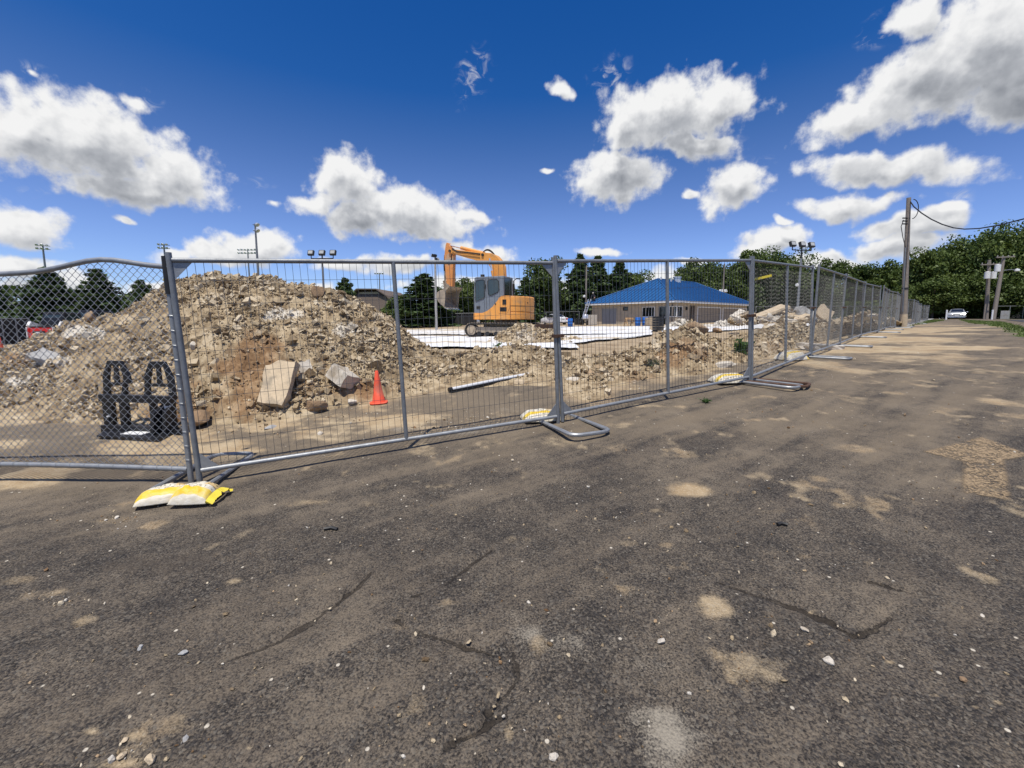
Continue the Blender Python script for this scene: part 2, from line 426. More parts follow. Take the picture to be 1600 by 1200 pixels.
SAND = [(95,925,70,17,.75),(30,905,40,10,.5),(145,1143,34,14,.9),(210,1150,44,22,.8),(190,1192,80,16,.9),(370,908,20,8,.75),(700,940,38,17,.75),(1122,950,44,27,.85),(1078,766,38,15,.95),(480,786,66,11,.55),
 (840,1010,22,22,.55),(390,1168,10,6,.6),(795,1145,10,22,.6),(1445,1130,14,7,.85),(1525,1105,12,8,.8),(1560,1097,14,10,.8),(1460,1085,18,6,.7),(1575,1160,14,8,.8),(1390,1033,14,6,.8),(1265,953,12,5,.8),
 (1170,745,30,7,.55),(1040,852,14,5,.6),(985,850,18,7,.4),(1280,748,22,9,.6),(1190,742,26,12,.5),(950,700,70,14,.5),(880,690,60,12,.5),(1340,700,40,10,.55),(1560,628,60,12,.8),(1480,640,40,7,.5),(1380,545,110,18,.9),(1290,570,60,20,.75),(1420,580,90,10,.7),(1330,620,40,14,.5),
 (1440,560,120,14,.75),(1400,530,60,8,.8),(1540,580,50,6,.6),(1500,545,80,5,.6),(170,812,60,14,.55),(110,825,30,10,.4),(560,790,60,12,.35),(40,985,40,14,.3),(1010,635,70,6,.7),(985,608,60,5,.8),(760,690,70,8,.45),(600,760,50,10,.3),(1330,850,30,6,.4),(1210,800,30,5,.4)]
PALE = [(1045,1150,80,95,1.3),(905,1010,110,50,1.0),(1000,1040,90,40,.6),(830,990,40,24,.9),(810,970,40,20,.4),(60,1165,60,10,.35),(1000,900,60,20,.2),(640,670,60,7,.75),(720,676,50,6,.7),(790,640,60,10,.5),(170,870,50,6,.25)]
DARK = [(260,880,140,26,.7),(880,830,120,20,.5),(640,1030,60,16,.5),(930,1075,110,40,.45),(1060,690,140,16,.5),(420,870,60,20,.4),(1340,860,150,26,.5),(1330,985,50,14,.6),(1000,770,100,16,.4),(840,1085,40,30,.5),(1180,900,90,18,.35),(700,900,60,20,.35)]
CRACKS = [[(578,897),(560,918),(520,946),(478,976),(430,1003),(385,1020),(330,1040),(285,1050),(240,1061),(170,1078),(105,1092)],
 [(262,1022),(230,1034),(180,1052)],[(802,845),(760,866),(716,895),(690,916),(652,928)],[(622,966),(640,980),(672,990),(702,1000),(740,1008),(772,1018)],
 [(1120,908),(1160,920),(1200,934),(1240,946),(1275,962),(1300,972),(1330,990),(1372,982),(1392,962)],[(1358,908),(1392,918),(1422,924)],[(700,1168),(728,1152),(770,1130),(792,1118)],[(800,1016),(806,1050),(798,1080),(770,1110)],[(630,1190),(670,1176),(712,1158)]]
CRACKS = [[gp(*p)[:2] for p in c] for c in CRACKS]
def ground_mesh():
    a1 = np.arange(-57, 57.01, .235); a2 = np.arange(62, 303, 6.0)
    ang = np.radians(np.concatenate([a1, a2]))
    r = np.concatenate([[.25, .45, .65, .8], .9 * np.exp(np.arange(0, math.log(95 / .9), .0064)), [110, 130, 160, 220, 320, 500, 900, 1600, 3200]])
    rr, aa = np.meshgrid(r, ang, indexing='ij')
    x, y = rr * np.sin(aa), rr * np.cos(aa)
    z = zg(x, y)
    near = 1 - sst(8, 40, rr)
    z = z + near * .016 * (fbm(x * 1.3, y * 1.3, 11, 3) - .5) + near * .008 * (fbm(x * 9, y * 9, 12, 3) - .5)
    # cracks: real grooves with broken edges
    wob = .06 * (fbm(x * 6, y * 6, 21, 4, .7) - .5); wob2 = .06 * (fbm(x * 6, y * 6, 22, 4, .7) - .5)
    front = (rr < 6) & (y > 0)
    ck = np.zeros_like(x); xf, yf = x[front] + wob[front], y[front] + wob2[front]
    cd = np.full(xf.shape, 9.)
    for c in CRACKS: cd = np.minimum(cd, seg_dist(xf, yf, c))
    wid = .007 + .026 * sst(.42, .70, vnoise(xf * 6, yf * 6, 31)) + .013 * vnoise(xf * 40, yf * 40, 5)
    gate = sst(.20, .44, vnoise(xf * 3.1 + 5, yf * 3.1, 33))
    ck[front] = np.clip(1.3 - cd / (wid * 1.6), 0, 1) * gate
    z = z - .014 * ck
    cdist = np.full_like(x, .3); cgate = np.zeros_like(x); cdist[front] = np.minimum(cd, .3); cgate[front] = gate
    halo = np.zeros_like(x); halo[front] = np.exp(-(cd / .035) ** 2) * .6 * sst(.3, .6, vnoise(xf * 4, yf * 4, 35))
    soil = sdf(x, y, SITE) + (fbm(x * 1.6, y * 1.6, 41, 4) - .5) * 1.1
    soil = sst(-.12, .22, soil)
    gr = np.maximum(sdf(x, y, VERGE), sdf(x, y, VERGE2)) + (fbm(x * 1.2, y * 1.2, 43, 4) - .5) * .9
    gr = sst(-.05, .25, gr)
    far = sst(0, 1.5, y - 68 - .05 * x) ; far = np.maximum(far, sst(-50, -52, x)); far = np.maximum(far, sst(0, 3, x - 70))
    gr = np.maximum(gr, far)
    sand = blobs(x, y, SAND, 51)
    # wheel-spread dirt along the lane, thicker farther up
    lane = sst(4.0, 10, y) * (1 - sst(34, 52, y)) * (fbm(x * .55, y * .8, 61, 5, .62))
    sand = np.maximum(sand, .95 * sst(.36, .60, lane + .13 - .075 * np.clip((x - y) * .707 + 1.5, 0, 5)) * (1 - .45 * sst(24, 40, y)))
    bits = fbm(x * 3.3, y * 3.3, 63, 4, .6); sand = np.maximum(sand, .62 * sst(.60, .84, bits - .03 + .06 * sst(2, 7, y) + .03 * sst(.5, 2.5, x)) )
    # swept smears that follow the fence line
    ca, sa = math.cos(R(33)), math.sin(R(33)); u, v = x * ca + y * sa, -x * sa + y * ca
    smear = fbm(u * .7, v * 4.2, 71, 5, .6)
    smear = .6 * smear + .4 * fbm(u * 1.1, v * 9, 75, 4, .6)
    dust = .10 + 1.7 * (smear - .47) + .16 * sst(3.2, 6, y + .25 * x) - .10 * sst(0, 3, (x - y) * .707 - .5) * sst(6, 12, y) + .5 * (fbm(x * .6, y * .6, 73, 4) - .45) + .34 * sst(2.0, 3.6, y) - .12 * sst(1.2, 3.5, x) * (1 - sst(4, 8, y))
    behind = sst(0, .5, (y - 3.6) - .38 * (x + 2.7)) * (1 - sst(-1.2, .8, x))    # dusty strip between fence and heap
    dust = dust + .28 * behind
    dust = dust - .13 * (1 - sst(2.6, 4.2, y + .1 * x))
    sand = np.maximum(sand, behind * (.25 + .75 * sst(.42, .66, fbm(x * 1.4, y * 2.2, 83, 5, .6))))
    dust = np.clip(dust - .3 * blobs(x, y, DARK, 53), 0, 1)
    pale = blobs(x, y, PALE, 57, 1.0, 1.15, 3.2)
    brown = blobs(x, y, DARK, 53) 
    V = np.stack([x, y, z], -1).reshape(-1, 3); F_ = grid_faces(len(r), len(ang), True)
    return np_mesh('ground', V, F_, dict(soil=soil, grassy=gr, sand=np.maximum(sand, 0), dust=np.maximum(dust, .25 * halo), pale=pale, cdist=cdist, cgate=cgate, brown=np.maximum(brown * .8, halo * .7)), True)
def ground_mat():
    m = bpy.data.materials.new('worn_asphalt_and_dirt'); m.use_nodes = True
    g = G(m.node_tree); b = m.node_tree.nodes['Principled BSDF']
    P = g.n('ShaderNodeTexCoord').outputs['Object']
    cell = g.voro(P, 105, out='Color'); cr, cg_, cb = g.sep(cell)
    n1 = g.noise(P, 52, 3, .65); n2 = g.noise(P, 11, 4, .6); n3 = g.noise(P, 2.2, 5, .6)
    dust, sand, soil, grassy = g.attr('dust'), g.attr('sand'), g.attr('soil'), g.attr('grassy')
    pale, brown = g.attr('pale'), g.attr('brown')
    wdt = g.m('ADD', .0055, g.m('ADD', g.m('MULTIPLY', g.mr(g.noise(P, 7, 2), .45, .72), .013), g.m('MULTIPLY', g.m('SUBTRACT', g.noise(P, 70, 4, .7), .5), .024)))
    crack = g.m('MULTIPLY', g.mr(g.m('SUBTRACT', g.attr('cdist'), wdt), .004, -.003), g.mr(g.attr('cgate'), .3, .7))
    # aggregate showing through dark binder, dust filling the pits
    nf = g.noise(P, 125, 4, .74)
    low = g.m('ADD', g.m('MULTIPLY', g.m('SUBTRACT', n2, .5), .22), g.m('ADD', g.m('MULTIPLY', g.m('SUBTRACT', n3, .5), .22), g.m('MULTIPLY', dust, .26)))
    fill = g.mr(g.m('ADD', g.m('ADD', nf, g.m('MULTIPLY', g.m('SUBTRACT', cr, .5), .10)), low), .40, .72)
    stone = g.ramp(cg_, [(0, (.015, .0135, .0125)), (.6, (.031, .028, .026)), (.88, (.062, .056, .049)), (1, (.14, .125, .10))])
    fines = g.ramp(n3, [(.3, (.112, .090, .066)), (.7, (.185, .150, .108))])
    col = g.mix(fill, stone, fines)
    veil = g.mix(g.m('MULTIPLY', g.mr(g.m('ADD', dust, g.m('ADD', g.m('MULTIPLY', g.m('SUBTRACT', n2, .5), .6), g.m('MULTIPLY', g.m('SUBTRACT', n1, .5), .5))), .28, 1.0), .60), col, g.mix(g.mr(nf, .38, .62), (.135, .104, .068), (.215, .172, .118)))
    col = veil
    bmask = g.m('MULTIPLY', g.mr(g.m('ADD', brown, g.m('MULTIPLY', g.m('SUBTRACT', n2, .5), .7)), .25, .9), .72)
    col = g.mix(bmask, col, (.058, .046, .035))
    pm = g.mr(g.m('ADD', pale, g.m('ADD', g.m('MULTIPLY', g.m('SUBTRACT', nf, .5), 1.9), g.m('MULTIPLY', g.m('SUBTRACT', n2, .5), 1.0))), .18, 1.1)
    col = g.mix(g.m('MULTIPLY', pm, .80), col, (.31, .275, .215))
    sandc = g.mix(g.mr(n3, .35, .65), (.44, .345, .215), (.33, .235, .13))
    sandc = g.mix(g.m('MULTIPLY', g.mr(cb, .7, .95), .35), sandc, (.55, .47, .34))
    sm = g.mr(g.m('ADD', sand, g.m('ADD', g.m('MULTIPLY', g.m('SUBTRACT', nf, .5), .8), g.m('MULTIPLY', g.m('SUBTRACT', n2, .5), .7))), .22, 1.02)
    col = g.mix(g.m('MULTIPLY', sm, .92), col, sandc)
    # pale chips pressed into the surface
    chip = g.voro(P, 17, out='Distance'); cc = g.sep(g.voro(P, 17, out='Color'))[0]
    col = g.mix(g.m('MULTIPLY', g.mr(chip, .16, .10), g.mr(cc, .90, .92)), col, (.50, .45, .36))
    col = g.mix(g.m('MULTIPLY', crack, g.mr(g.noise(P, 14, 3), .3, .7, .45, .9)), col, (.028, .022, .016))
    so1 = g.noise(P, 1.4, 8, .65); so2 = g.noise(P, 14, 5, .7)
    soilc = g.ramp(g.m('ADD', g.m('MULTIPLY', so1, .6), g.m('MULTIPLY', so2, .4)), [(.32, (.17, .11, .06)), (.48, (.33, .25, .155)), (.62, (.47, .38, .255)), (.75, (.56, .49, .37))])
    col = g.mix(soil, col, soilc)
    gn = g.noise(P, 3, 8, .7)
    grc = g.ramp(gn, [(.3, (.045, .075, .018)), (.6, (.11, .15, .04)), (.8, (.19, .19, .075))])
    col = g.mix(grassy, col, grc)
    g.put(b.inputs['Base Color'], col); b.inputs['Roughness'].default_value = .92; b.inputs['Specular IOR Level'].default_value = .25
    bn = g.n('ShaderNodeBump'); bn.inputs['Strength'].default_value = .7; bn.inputs['Distance'].default_value = .006
    hgt = g.m('ADD', g.m('MULTIPLY', g.m('SUBTRACT', 1, g.voro(P, 105)), g.m('SUBTRACT', 1, g.m('MULTIPLY', sm, .8))), g.m('MULTIPLY', n1, 1.3))
    hgt = g.m('SUBTRACT', hgt, g.m('MULTIPLY', crack, 4.0))
    hgt = g.m('ADD', hgt, g.m('MULTIPLY', so2, g.m('MULTIPLY', soil, 8.0)))
    g.put(bn.inputs['Height'], hgt); g.put(b.inputs['Normal'], bn.outputs[0])
    return m
GM = ground_mat()
ground = link('ground', ground_mesh(), None, GM); tag(ground, kind='structure')

def ribbon(name, m, pts, w, lift=.004, n=60):
    """sheet of given width laid along a line on the ground"""
    P_ = [np.array(p[:2]) for p in pts]; L = [0]
    for a, b in zip(P_, P_[1:]): L.append(L[-1] + np.hypot(*(b - a)))
    t = np.linspace(0, L[-1], n); xs = np.interp(t, L, [p[0] for p in P_]); ys = np.interp(t, L, [p[1] for p in P_])
    dx_, dy_ = np.gradient(xs), np.gradient(ys); q = np.hypot(dx_, dy_); nx, ny = -dy_ / q, dx_ / q
    k = np.linspace(-.5, .5, 7); X = xs[:, None] + nx[:, None] * k * w; Y = ys[:, None] + ny[:, None] * k * w
    V = np.stack([X, Y, zg(X, Y) + lift], -1).reshape(-1, 3)
    return link(name, np_mesh(name, V, grid_faces(n, 7), None, True), None, m)
asph2 = mat('newer_asphalt', (.05, .05, .052), .9, 0, .15, 3, .3, 60)
tag(ribbon('side_road', asph2, [(6, -3), (17, 7.2), (41.5, 29.2), (62, 49)], 5.6, .02), kind='structure')
tag(ribbon('cross_road', mat('pale_road', (.30, .29, .27), .9), [(38, 71.5, 0), (58, 72, 0), (90, 74, 0)], 4.5, .03), kind='structure')

# faded arrow painted on the lane, dirty
def arrow_mark():
    poly = [gp(*p)[:2] for p in [(1534,682),(1614,712),(1571,719),(1581,783),(1501,771),(1504,722),(1440,706)]]
    xs = [p[0] for p in poly]; ys = [p[1] for p in poly]
    x, y = np.meshgrid(np.linspace(min(xs) - .05, max(xs) + .05, 90), np.linspace(min(ys) - .05, max(ys) + .05, 110))
    d = sdf(x, y, poly); V = np.stack([x, y, zg(x, y) + .004 + .016 * (fbm(x * 1.3, y * 1.3, 11, 3) - .5) + .008 * (fbm(x * 9, y * 9, 12, 3) - .5)], -1).reshape(-1, 3)
    F_ = grid_faces(110, 90); keep = (d.ravel()[F_] > -.02).all(1)
    m = bpy.data.materials.new('worn_road_paint'); m.use_nodes = True
    g = G(m.node_tree); b = m.node_tree.nodes['Principled BSDF']; P = g.n('ShaderNodeTexCoord').outputs['Object']
    n1, n2 = g.noise(P, 52, 4, .65), g.noise(P, 6, 5, .6)
    g.put(b.inputs['Base Color'], g.mix(g.mr(n1, .4, .65), (.20, .145, .085), (.34, .245, .14))); b.inputs['Roughness'].default_value = .9
    al = g.m('MULTIPLY', g.mr(g.m('ADD', g.m('MULTIPLY', n1, .8), g.m('MULTIPLY', n2, .6)), .58, .74), g.mr(g.attr('edge'), -.01, .03))
    g.put(b.inputs['Alpha'], g.m('MULTIPLY', al, .9))
    o = link('arrow_marking', np_mesh('arrow_marking', V, F_[keep], dict(edge=d.ravel()), True), None, m)
    tag(o, kind='structure')
arrow_mark()

# ------------------------------------------------------------------ heaps of excavated soil and broken stone
def heap_mat(name, gravel=1.0):
    m = bpy.data.materials.new(name); m.use_nodes = True
    g = G(m.node_tree); b = m.node_tree.nodes['Principled BSDF']; P = g.n('ShaderNodeTexCoord').outputs['Object']
    tone, orange, pale = g.attr('tone'), g.attr('orange'), g.attr('pale')
    n1, n2, n3 = g.noise(P, 1.2, 6, .6), g.noise(P, 16, 5, .7), g.noise(P, 60, 4, .6)
    t = g.m('ADD', g.m('ADD', g.m('MULTIPLY', n1, .35), g.m('MULTIPLY', n2, .45)), g.m('MULTIPLY', tone, .45))
    col = g.ramp(t, [(.34, (.085, .055, .030)), (.50, (.215, .157, .093)), (.68, (.385, .30, .186)), (.93, (.58, .49, .35))])  # dark low stops: soil browns, also painted-in shade between the clods
    oc = g.ramp(g.m('ADD', g.m('MULTIPLY', n2, .6), g.m('MULTIPLY', tone, .4)), [(.25, (.095, .052, .025)), (.5, (.235, .145, .075)), (.75, (.42, .30, .18))])
    col = g.mix(g.mr(g.m('ADD', orange, g.m('SUBTRACT', n1, .5)), .25, .75), col, oc)
    col = g.mix(g.m('MULTIPLY', g.mr(g.m('ADD', pale, g.m('MULTIPLY', g.m('SUBTRACT', n2, .5), 1.2)), .35, .8), .8), col, (.62, .58, .50))
    g.put(b.inputs['Base Color'], col); b.inputs['Roughness'].default_value = .95; b.inputs['Specular IOR Level'].default_value = .15
    bn = g.n('ShaderNodeBump'); bn.inputs['Strength'].default_value = .9; bn.inputs['Distance'].default_value = .02
    g.put(bn.inputs['Height'], g.m('ADD', n2, g.m('MULTIPLY', n3, .4))); g.put(b.inputs['Normal'], bn.outputs[0])
    return m
HM = heap_mat('excavated_soil')
ico_v = None
def ico():
    t = (1 + 5 ** .5) / 2
    v = np.array([(-1,t,0),(1,t,0),(-1,-t,0),(1,-t,0),(0,-1,t),(0,1,t),(0,-1,-t),(0,1,-t),(t,0,-1),(t,0,1),(-t,0,-1),(-t,0,1)]) / math.hypot(1, t)
    f = np.array([(0,11,5),(0,5,1),(0,1,7),(0,7,10),(0,10,11),(1,5,9),(5,11,4),(11,10,2),(10,7,6),(7,1,8),(3,9,4),(3,4,2),(3,2,6),(3,6,8),(3,8,9),(4,9,5),(2,4,11),(6,2,10),(8,6,7),(9,8,1)])
    return v, f
IV0, IF0 = ico()
BV = np.array([(x, y, z) for x in (-.66, .66) for y in (-.66, .66) for z in (-.66, .66)]); BF = np.array([(0,1,3),(0,3,2),(4,6,7),(4,7,5),(0,4,5),(0,5,1),(2,3,7),(2,7,6),(0,2,6),(0,6,4),(1,5,7),(1,7,3)])
def rocks_mesh(name, pos, size, rng, flat=.75, attrs=None, m=None, block=False):
    n = len(pos); IV, IF = (BV, BF) if block else (IV0, IF0); nv_ = len(IV)
    V = np.repeat(IV[None], n, 0) * (1 + (rng.uniform(-.45, .35, (n, nv_, 3)) if block else rng.uniform(-.34, .30, (n, nv_, 1))))
    V = V * rng.uniform(.5, 1.35, (n, 1, 3)) * np.array([1, 1, flat])
    q = rng.normal(size=(n, 4)); q[:, 1:3] *= .45; q /= np.linalg.norm(q, axis=1, keepdims=True); w, x, y, z = q.T
    Rm = np.stack([np.stack([1-2*(y*y+z*z), 2*(x*y-z*w), 2*(x*z+y*w)], -1), np.stack([2*(x*y+z*w), 1-2*(x*x+z*z), 2*(y*z-x*w)], -1), np.stack([2*(x*z-y*w), 2*(y*z+x*w), 1-2*(x*x+y*y)], -1)], 1)
    V = np.einsum('nij,nkj->nki', Rm, V) * size[:, None, None] + pos[:, None, :]
    Fa = (IF[None] + np.arange(n)[:, None, None] * nv_).reshape(-1, 3)
    at_ = {k: np.repeat(v, nv_) for k, v in (attrs or {}).items()}
    return np_mesh(name, V.reshape(-1, 3), Fa, at_, False, [m] if m else [])
def px_blobs(px, py, L, seed):
    out = np.zeros(np.shape(px)); nz = fbm(px / 30, py / 30, seed, 4) - .5
    for (cx, cy, rx, ry, w) in L: out = np.maximum(out, w * sst(-.2, .9, 1 - np.hypot((px - cx) / rx, (py - cy) / ry) + 1.3 * nz))
    return out
def heap(name, label, cols, rows, step, back, orange, pale, n_rock, rs, seed, lump=.10):
    """cols: (px, base py, ridge py, ridge distance)"""
    c = np.array(cols, float); P_ = np.arange(c[0, 0], c[-1, 0] + .1, step)
    jag = (fbm(P_ / 26, P_ * 0, seed, 5, .65) - .5)
    pb = np.interp(P_, c[:, 0], c[:, 1]); pr = np.interp(P_, c[:, 0], c[:, 2]) + jag * 10; dr = np.interp(P_, c[:, 0], c[:, 3])
    B = np.array([gp(a, b_) for a, b_ in zip(P_, pb)]); T = np.array([at(a, b_, d) for a, b_, d in zip(P_, pr, dr)])
    T[:, 2] = np.maximum(T[:, 2], zg(T[:, 0], T[:, 1]) + .02)
    s_ = np.linspace(-.04, 1, rows)[:, None]
    X = B[:, 0] + (T[:, 0] - B[:, 0]) * s_; Y = B[:, 1] + (T[:, 1] - B[:, 1]) * s_
    prof = np.clip(s_, 0, 1) ** .92; prof = prof + .10 * np.sin(np.pi * np.clip(s_, 0, 1)) - .05 * np.sin(2 * np.pi * np.clip(s_, 0, 1))
    Z = zg(X, Y) * (1 - prof) + T[:, 2] * prof - .05 * (s_ < 0)
    hgt = T[:, 2] - zg(T[:, 0], T[:, 1]); nb = rows // 3
    t_ = np.linspace(0, 1, nb + 1)[1:, None]; run = hgt * back + .3
    Xb = T[:, 0] + 0 * t_; Yb = T[:, 1] + run * t_; Zb = zg(Xb, Yb) + hgt * (1 - t_) ** 1.25 - .04 * t_
    X, Y, Z = np.concatenate([X, Xb]), np.concatenate([Y, Yb]), np.concatenate([Z, Zb])
    amt = sst(0, .25, Z - zg(X, Y))
    Z = Z + amt * lump * 2.4 * (fbm(X * 1.9, Y * 1.9, seed + 1, 4, .6) - .5)
    rid = 1 - np.abs(fbm(X * 5.5, Y * 5.5, seed + 3, 4, .6) * 2 - 1)
    Z = Z + amt * lump * .7 * (rid - .75) + (.3 + .7 * amt) * lump * .55 * (fbm(X * 17, Y * 17, seed + 5, 3, .6) - .5)
    PX, PY = proj(X, Y, Z)
    org, pal = px_blobs(PX, PY, orange, seed + 7), px_blobs(PX, PY, pale, seed + 8)
    V = np.stack([X, Y, Z], -1).reshape(-1, 3)
    tone = fbm(X * 8, Y * 8, seed + 9, 3)
    me = np_mesh(name, V, grid_faces(*X.shape), dict(tone=tone.ravel(), orange=org.ravel(), pale=pal.ravel()), True, [HM])
    o = link(name, me); tag(o, label, 'soil heap')
    rng = np.random.default_rng(seed)
    w = (amt + .05) * np.abs(np.gradient(X, axis=1) * np.gradient(Y, axis=0) - np.gradient(Y, axis=1) * np.gradient(X, axis=0)); w[rows + nb // 2:] *= .3; w = w * np.where(PX < -90, .25, 1) * (.22 + sst(.40, .60, fbm(X * 1.7, Y * 1.7 + Z, seed + 21, 4)))
    w = w * (1 - .5 * np.clip(org, 0, 1))
    w = w.ravel() / w.sum(); idx = rng.choice(w.size, n_rock, p=w)
    size = rs[0] * np.exp(rng.exponential(.42, n_rock)); size = np.minimum(size * (.75 + .9 * sst(.45, .7, fbm(V[idx, 0] * 1.3, V[idx, 1] * 1.3, seed + 23, 3))), rs[1]); size[: n_rock // 260] = rng.uniform(rs[1] * .8, rs[1] * 1.5, n_rock // 260)
    pos = V[idx] + rng.normal(0, .015, (n_rock, 3)); pos[:, 2] += size * rng.uniform(-.15, .5, n_rock)
    rk = link('loose_clods', rocks_mesh('loose_clods', pos, size, rng, .62, dict(tone=np.clip(rng.normal(.60, .32, n_rock), 0, 1.3), orange=org.ravel()[idx] * rng.uniform(.3, 1.1, n_rock), pale=pal.ravel()[idx] * rng.uniform(.4, 1.2, n_rock)), HM, True), o)  # clods average lighter than the soil, whose darker colour mimics shaded gaps
    tag(rk, kind='stuff')
    def surf(px, py):
        k = np.argmin((PX[:rows] - px) ** 2 + (PY[:rows] - py) ** 2); return V[k]
    return o, surf
mound, on_mound = heap('soil_mound', 'large tan mound of excavated soil and broken stone behind the near fence',
  [(-430,672,566,9.5),(-250,668,560,9.2),(-100,662,556,9),(0,656,553,8.8),(50,657,536,8.8),(100,660,510,8.7),(150,664,497,8.6),(200,666,482,8.5),(235,666,462,8.4),(280,665,440,8.4),(330,664,434,8.3),(365,663,436,8.3),(400,661,434,8.3),(425,658,440,8.3),(450,654,448,8.3),(490,646,449,8.3),(508,641,458,8.3),(530,637,464,8.3),(560,633,476,8.4),(600,627,496,8.5),(625,622,514,8.6),(650,616,535,8.7),(675,612,549,8.7),(700,609,553,8.7),(740,607,553,8.8),(790,604,549,9),(830,603,544,9.2),(865,604,548,9.4),(900,622,560,9.4),(930,630,575,9),(950,622,588,8.4)],
  150, 2.4, 1.25, [(400,600,120,60,.9),(300,640,70,35,.8),(400,545,70,35,.7),(560,612,70,26,.7),(245,650,90,20,.5),(30,560,60,20,.6)],
  [(70,560,50,16,.9),(25,595,50,16,.8),(130,520,50,14,.9),(440,492,45,14,.9),(540,518,50,18,.7),(475,575,16,20,.8),(230,480,30,20,.3),(180,600,30,12,.4),(800,585,50,12,.4)], 80000, (.0095, .072), 100, .13)
berm, on_berm = heap('soil_berm', 'low brown bank of lumpy soil in front of the blue-roofed building',
  [(880,600,562,9.4),(905,604,556,9.4),(940,606,556,9.4),(975,603,553,9.4),(1010,594,546,9.4),(1040,590,528,9.5),(1062,588,517,9.5),(1085,587,514,9.6),(1110,582,528,9.7),(1130,575,532,9.9),(1160,568,524,10.2),(1190,560,514,10.6),(1230,548,509,11.2),(1270,538,506,12.4),(1310,527,506,14),(1345,518,506,16),(1375,512,505,18)],
  110, 1.7, 1.5, [(1060,555,60,30,.8),(1010,590,60,20,.6),(1200,540,60,24,.5),(930,590,40,20,.6)], [(1140,572,30,8,.8),(1000,598,30,8,.5),(1120,545,20,14,.4)], 16000, (.016, .11), 200, .13)
pile, on_pile = heap('gravel_pile', 'small pale gravel pile beside the excavator tracks', [(752,543,541,17),(775,541,530,17),(795,540,516,17),(812,540,506,17.2),(828,540,507,17.2),(845,540,515,17.2),(862,540,522,17.2),(890,541,532,17.2),(905,541,539,17)],
  50, 1.6, 1.2, [], [(820,520,40,20,.6)], 2500, (.03, .12), 300, .10)

# ------------------------------------------------------------------ white ground sheets (fabric rolled out over the pad)
def fabric():
    m = bpy.data.materials.new('white_fabric'); m.use_nodes = True
    g = G(m.node_tree); b = m.node_tree.nodes['Principled BSDF']; P = g.n('ShaderNodeTexCoord').outputs['Object']
    n = g.noise(P, .5, 6, .6); n2 = g.noise(P, 2.5, 6, .65)
    c = g.ramp(n, [(.35, (.62, .62, .61)), (.7, (.74, .74, .73))])
    c = g.mix(g.mr(g.m('ADD', n2, g.m('MULTIPLY', g.attr('soiled'), .45)), .60, .82), c, (.50, .42, .29))
    g.put(b.inputs['Base Color'], c); b.inputs['Roughness'].default_value = .8
    return m
FAB = fabric()
def sheet(label, corners, seed, soiled=0.):
    """corners given as pixels near-left, near-right, far-right, far-left"""
    q = [gp(*p) for p in corners]; nu, nv = 120, 50
    u, v = np.meshgrid(np.linspace(0, 1, nu), np.linspace(0, 1, nv))
    X = (q[0][0] * (1 - u) + q[1][0] * u) * (1 - v) + (q[3][0] * (1 - u) + q[2][0] * u) * v
    Y = (q[0][1] * (1 - u) + q[1][1] * u) * (1 - v) + (q[3][1] * (1 - u) + q[2][1] * u) * v
    X = X + .25 * (fbm(X, Y, seed, 3) - .5); Y = Y + .6 * (fbm(X * .7, Y * .7, seed + 1, 4) - .5)
    wr = 1 - np.abs(2 * fbm(X * 1.1, Y * 2.2, seed + 2, 4, .55) - 1)
    Z = zg(X, Y) + .03 + .05 * (wr - .6) + .05 * fbm(X * .5, Y * .5, seed + 3, 3)
    so_ = soiled + sst(.5, .7, fbm(X * .35, Y * .6, seed + 4, 4)) * .5
    o = link('ground_sheet', np_mesh('ground_sheet', np.stack([X, Y, Z], -1).reshape(-1, 3), grid_faces(nv, nu), dict(soiled=so_.ravel()), True), None, FAB)
    return tag(o, label, 'ground sheet', 'white ground sheets spread over the site')
sheet('white ground sheet lying in front of the excavator tracks and gravel pile', [(655,546),(905,547),(880,528),(628,527)], 1)
sheet('soiled white ground sheet beyond the excavator, below the lamp post with side lamps', [(610,525),(760,524),(750,515),(610,516)], 2, .35)
sheet('white ground sheet spread between the right side of the excavator and the blue barrels', [(838,524),(1020,523),(1015,510.5),(850,511.5)], 3)
sheet('white ground sheet under the black crate stack, left of the soil bank', [(882,541),(1010,527),(1020,522),(885,526)], 4, .1)
sheet('white ground sheet along the foot of the tan garage doors', [(1030,527),(1200,513),(1190,506.5),(1040,509)], 5)
sheet('narrow white ground sheet in front of the pile of broken concrete slabs', [(1195,514),(1345,508),(1340,504.5),(1200,507)], 6, .1)

# ------------------------------------------------------------------ fence
def foot_mesh():
    w, l, c = .19, .48, .10; mb = MB(); z = .03; pts = []
    for cx, cy, a0 in ((w - c, l - c, 0), (-w + c, l - c, 90), (-w + c, -l + c, 180), (w - c, -l + c, 270)):
        for k in range(5):
            a = R(a0 + k * 22.5); pts.append((cx + c * math.cos(a), cy + c * math.sin(a), z))
    mb.tube(pts, .021, 8, closed=True)
    return mb
def chain_mb(L, z0, z1, pitch=.062, r=.0017, amp=.004, topf=None, n=4):
    mb = MB(); k = 0; dz_ = pitch * .98
    xs = np.arange(.03, L - .03, pitch)
    for i, x in enumerate(xs):
        zo = z0 + (rnd.uniform(0, .009) if not topf else 0) + .05 * abs(math.sin(i * .11 + .4)) * (not topf)
        top = topf(x) if topf else z1
        pts = []
        for j in range(200):
            z = zo + j * dz_ - (.05 if not topf else 0)
            if z < z0: continue
            if z > top: break
            side = 1 if (j + i) % 2 else -1
            pts.append((x + side * pitch * .5, amp * side, z))
        mb.tube(pts, r, n, cap=False)
    return mb
def weld_mb(L, z0, z1, px=.061, pz=.19, r=.0021):
    mb = MB()
    for x in np.arange(.05, L - .03, px): mb.tube([(x, 0, z0), (x, 0, z1)], r, 4, cap=False)
    for z in np.arange(z0 + .04, z1, pz): mb.tube([(.02, .004, z), (L - .02, .004, z)], r, 4, cap=False)
    return mb
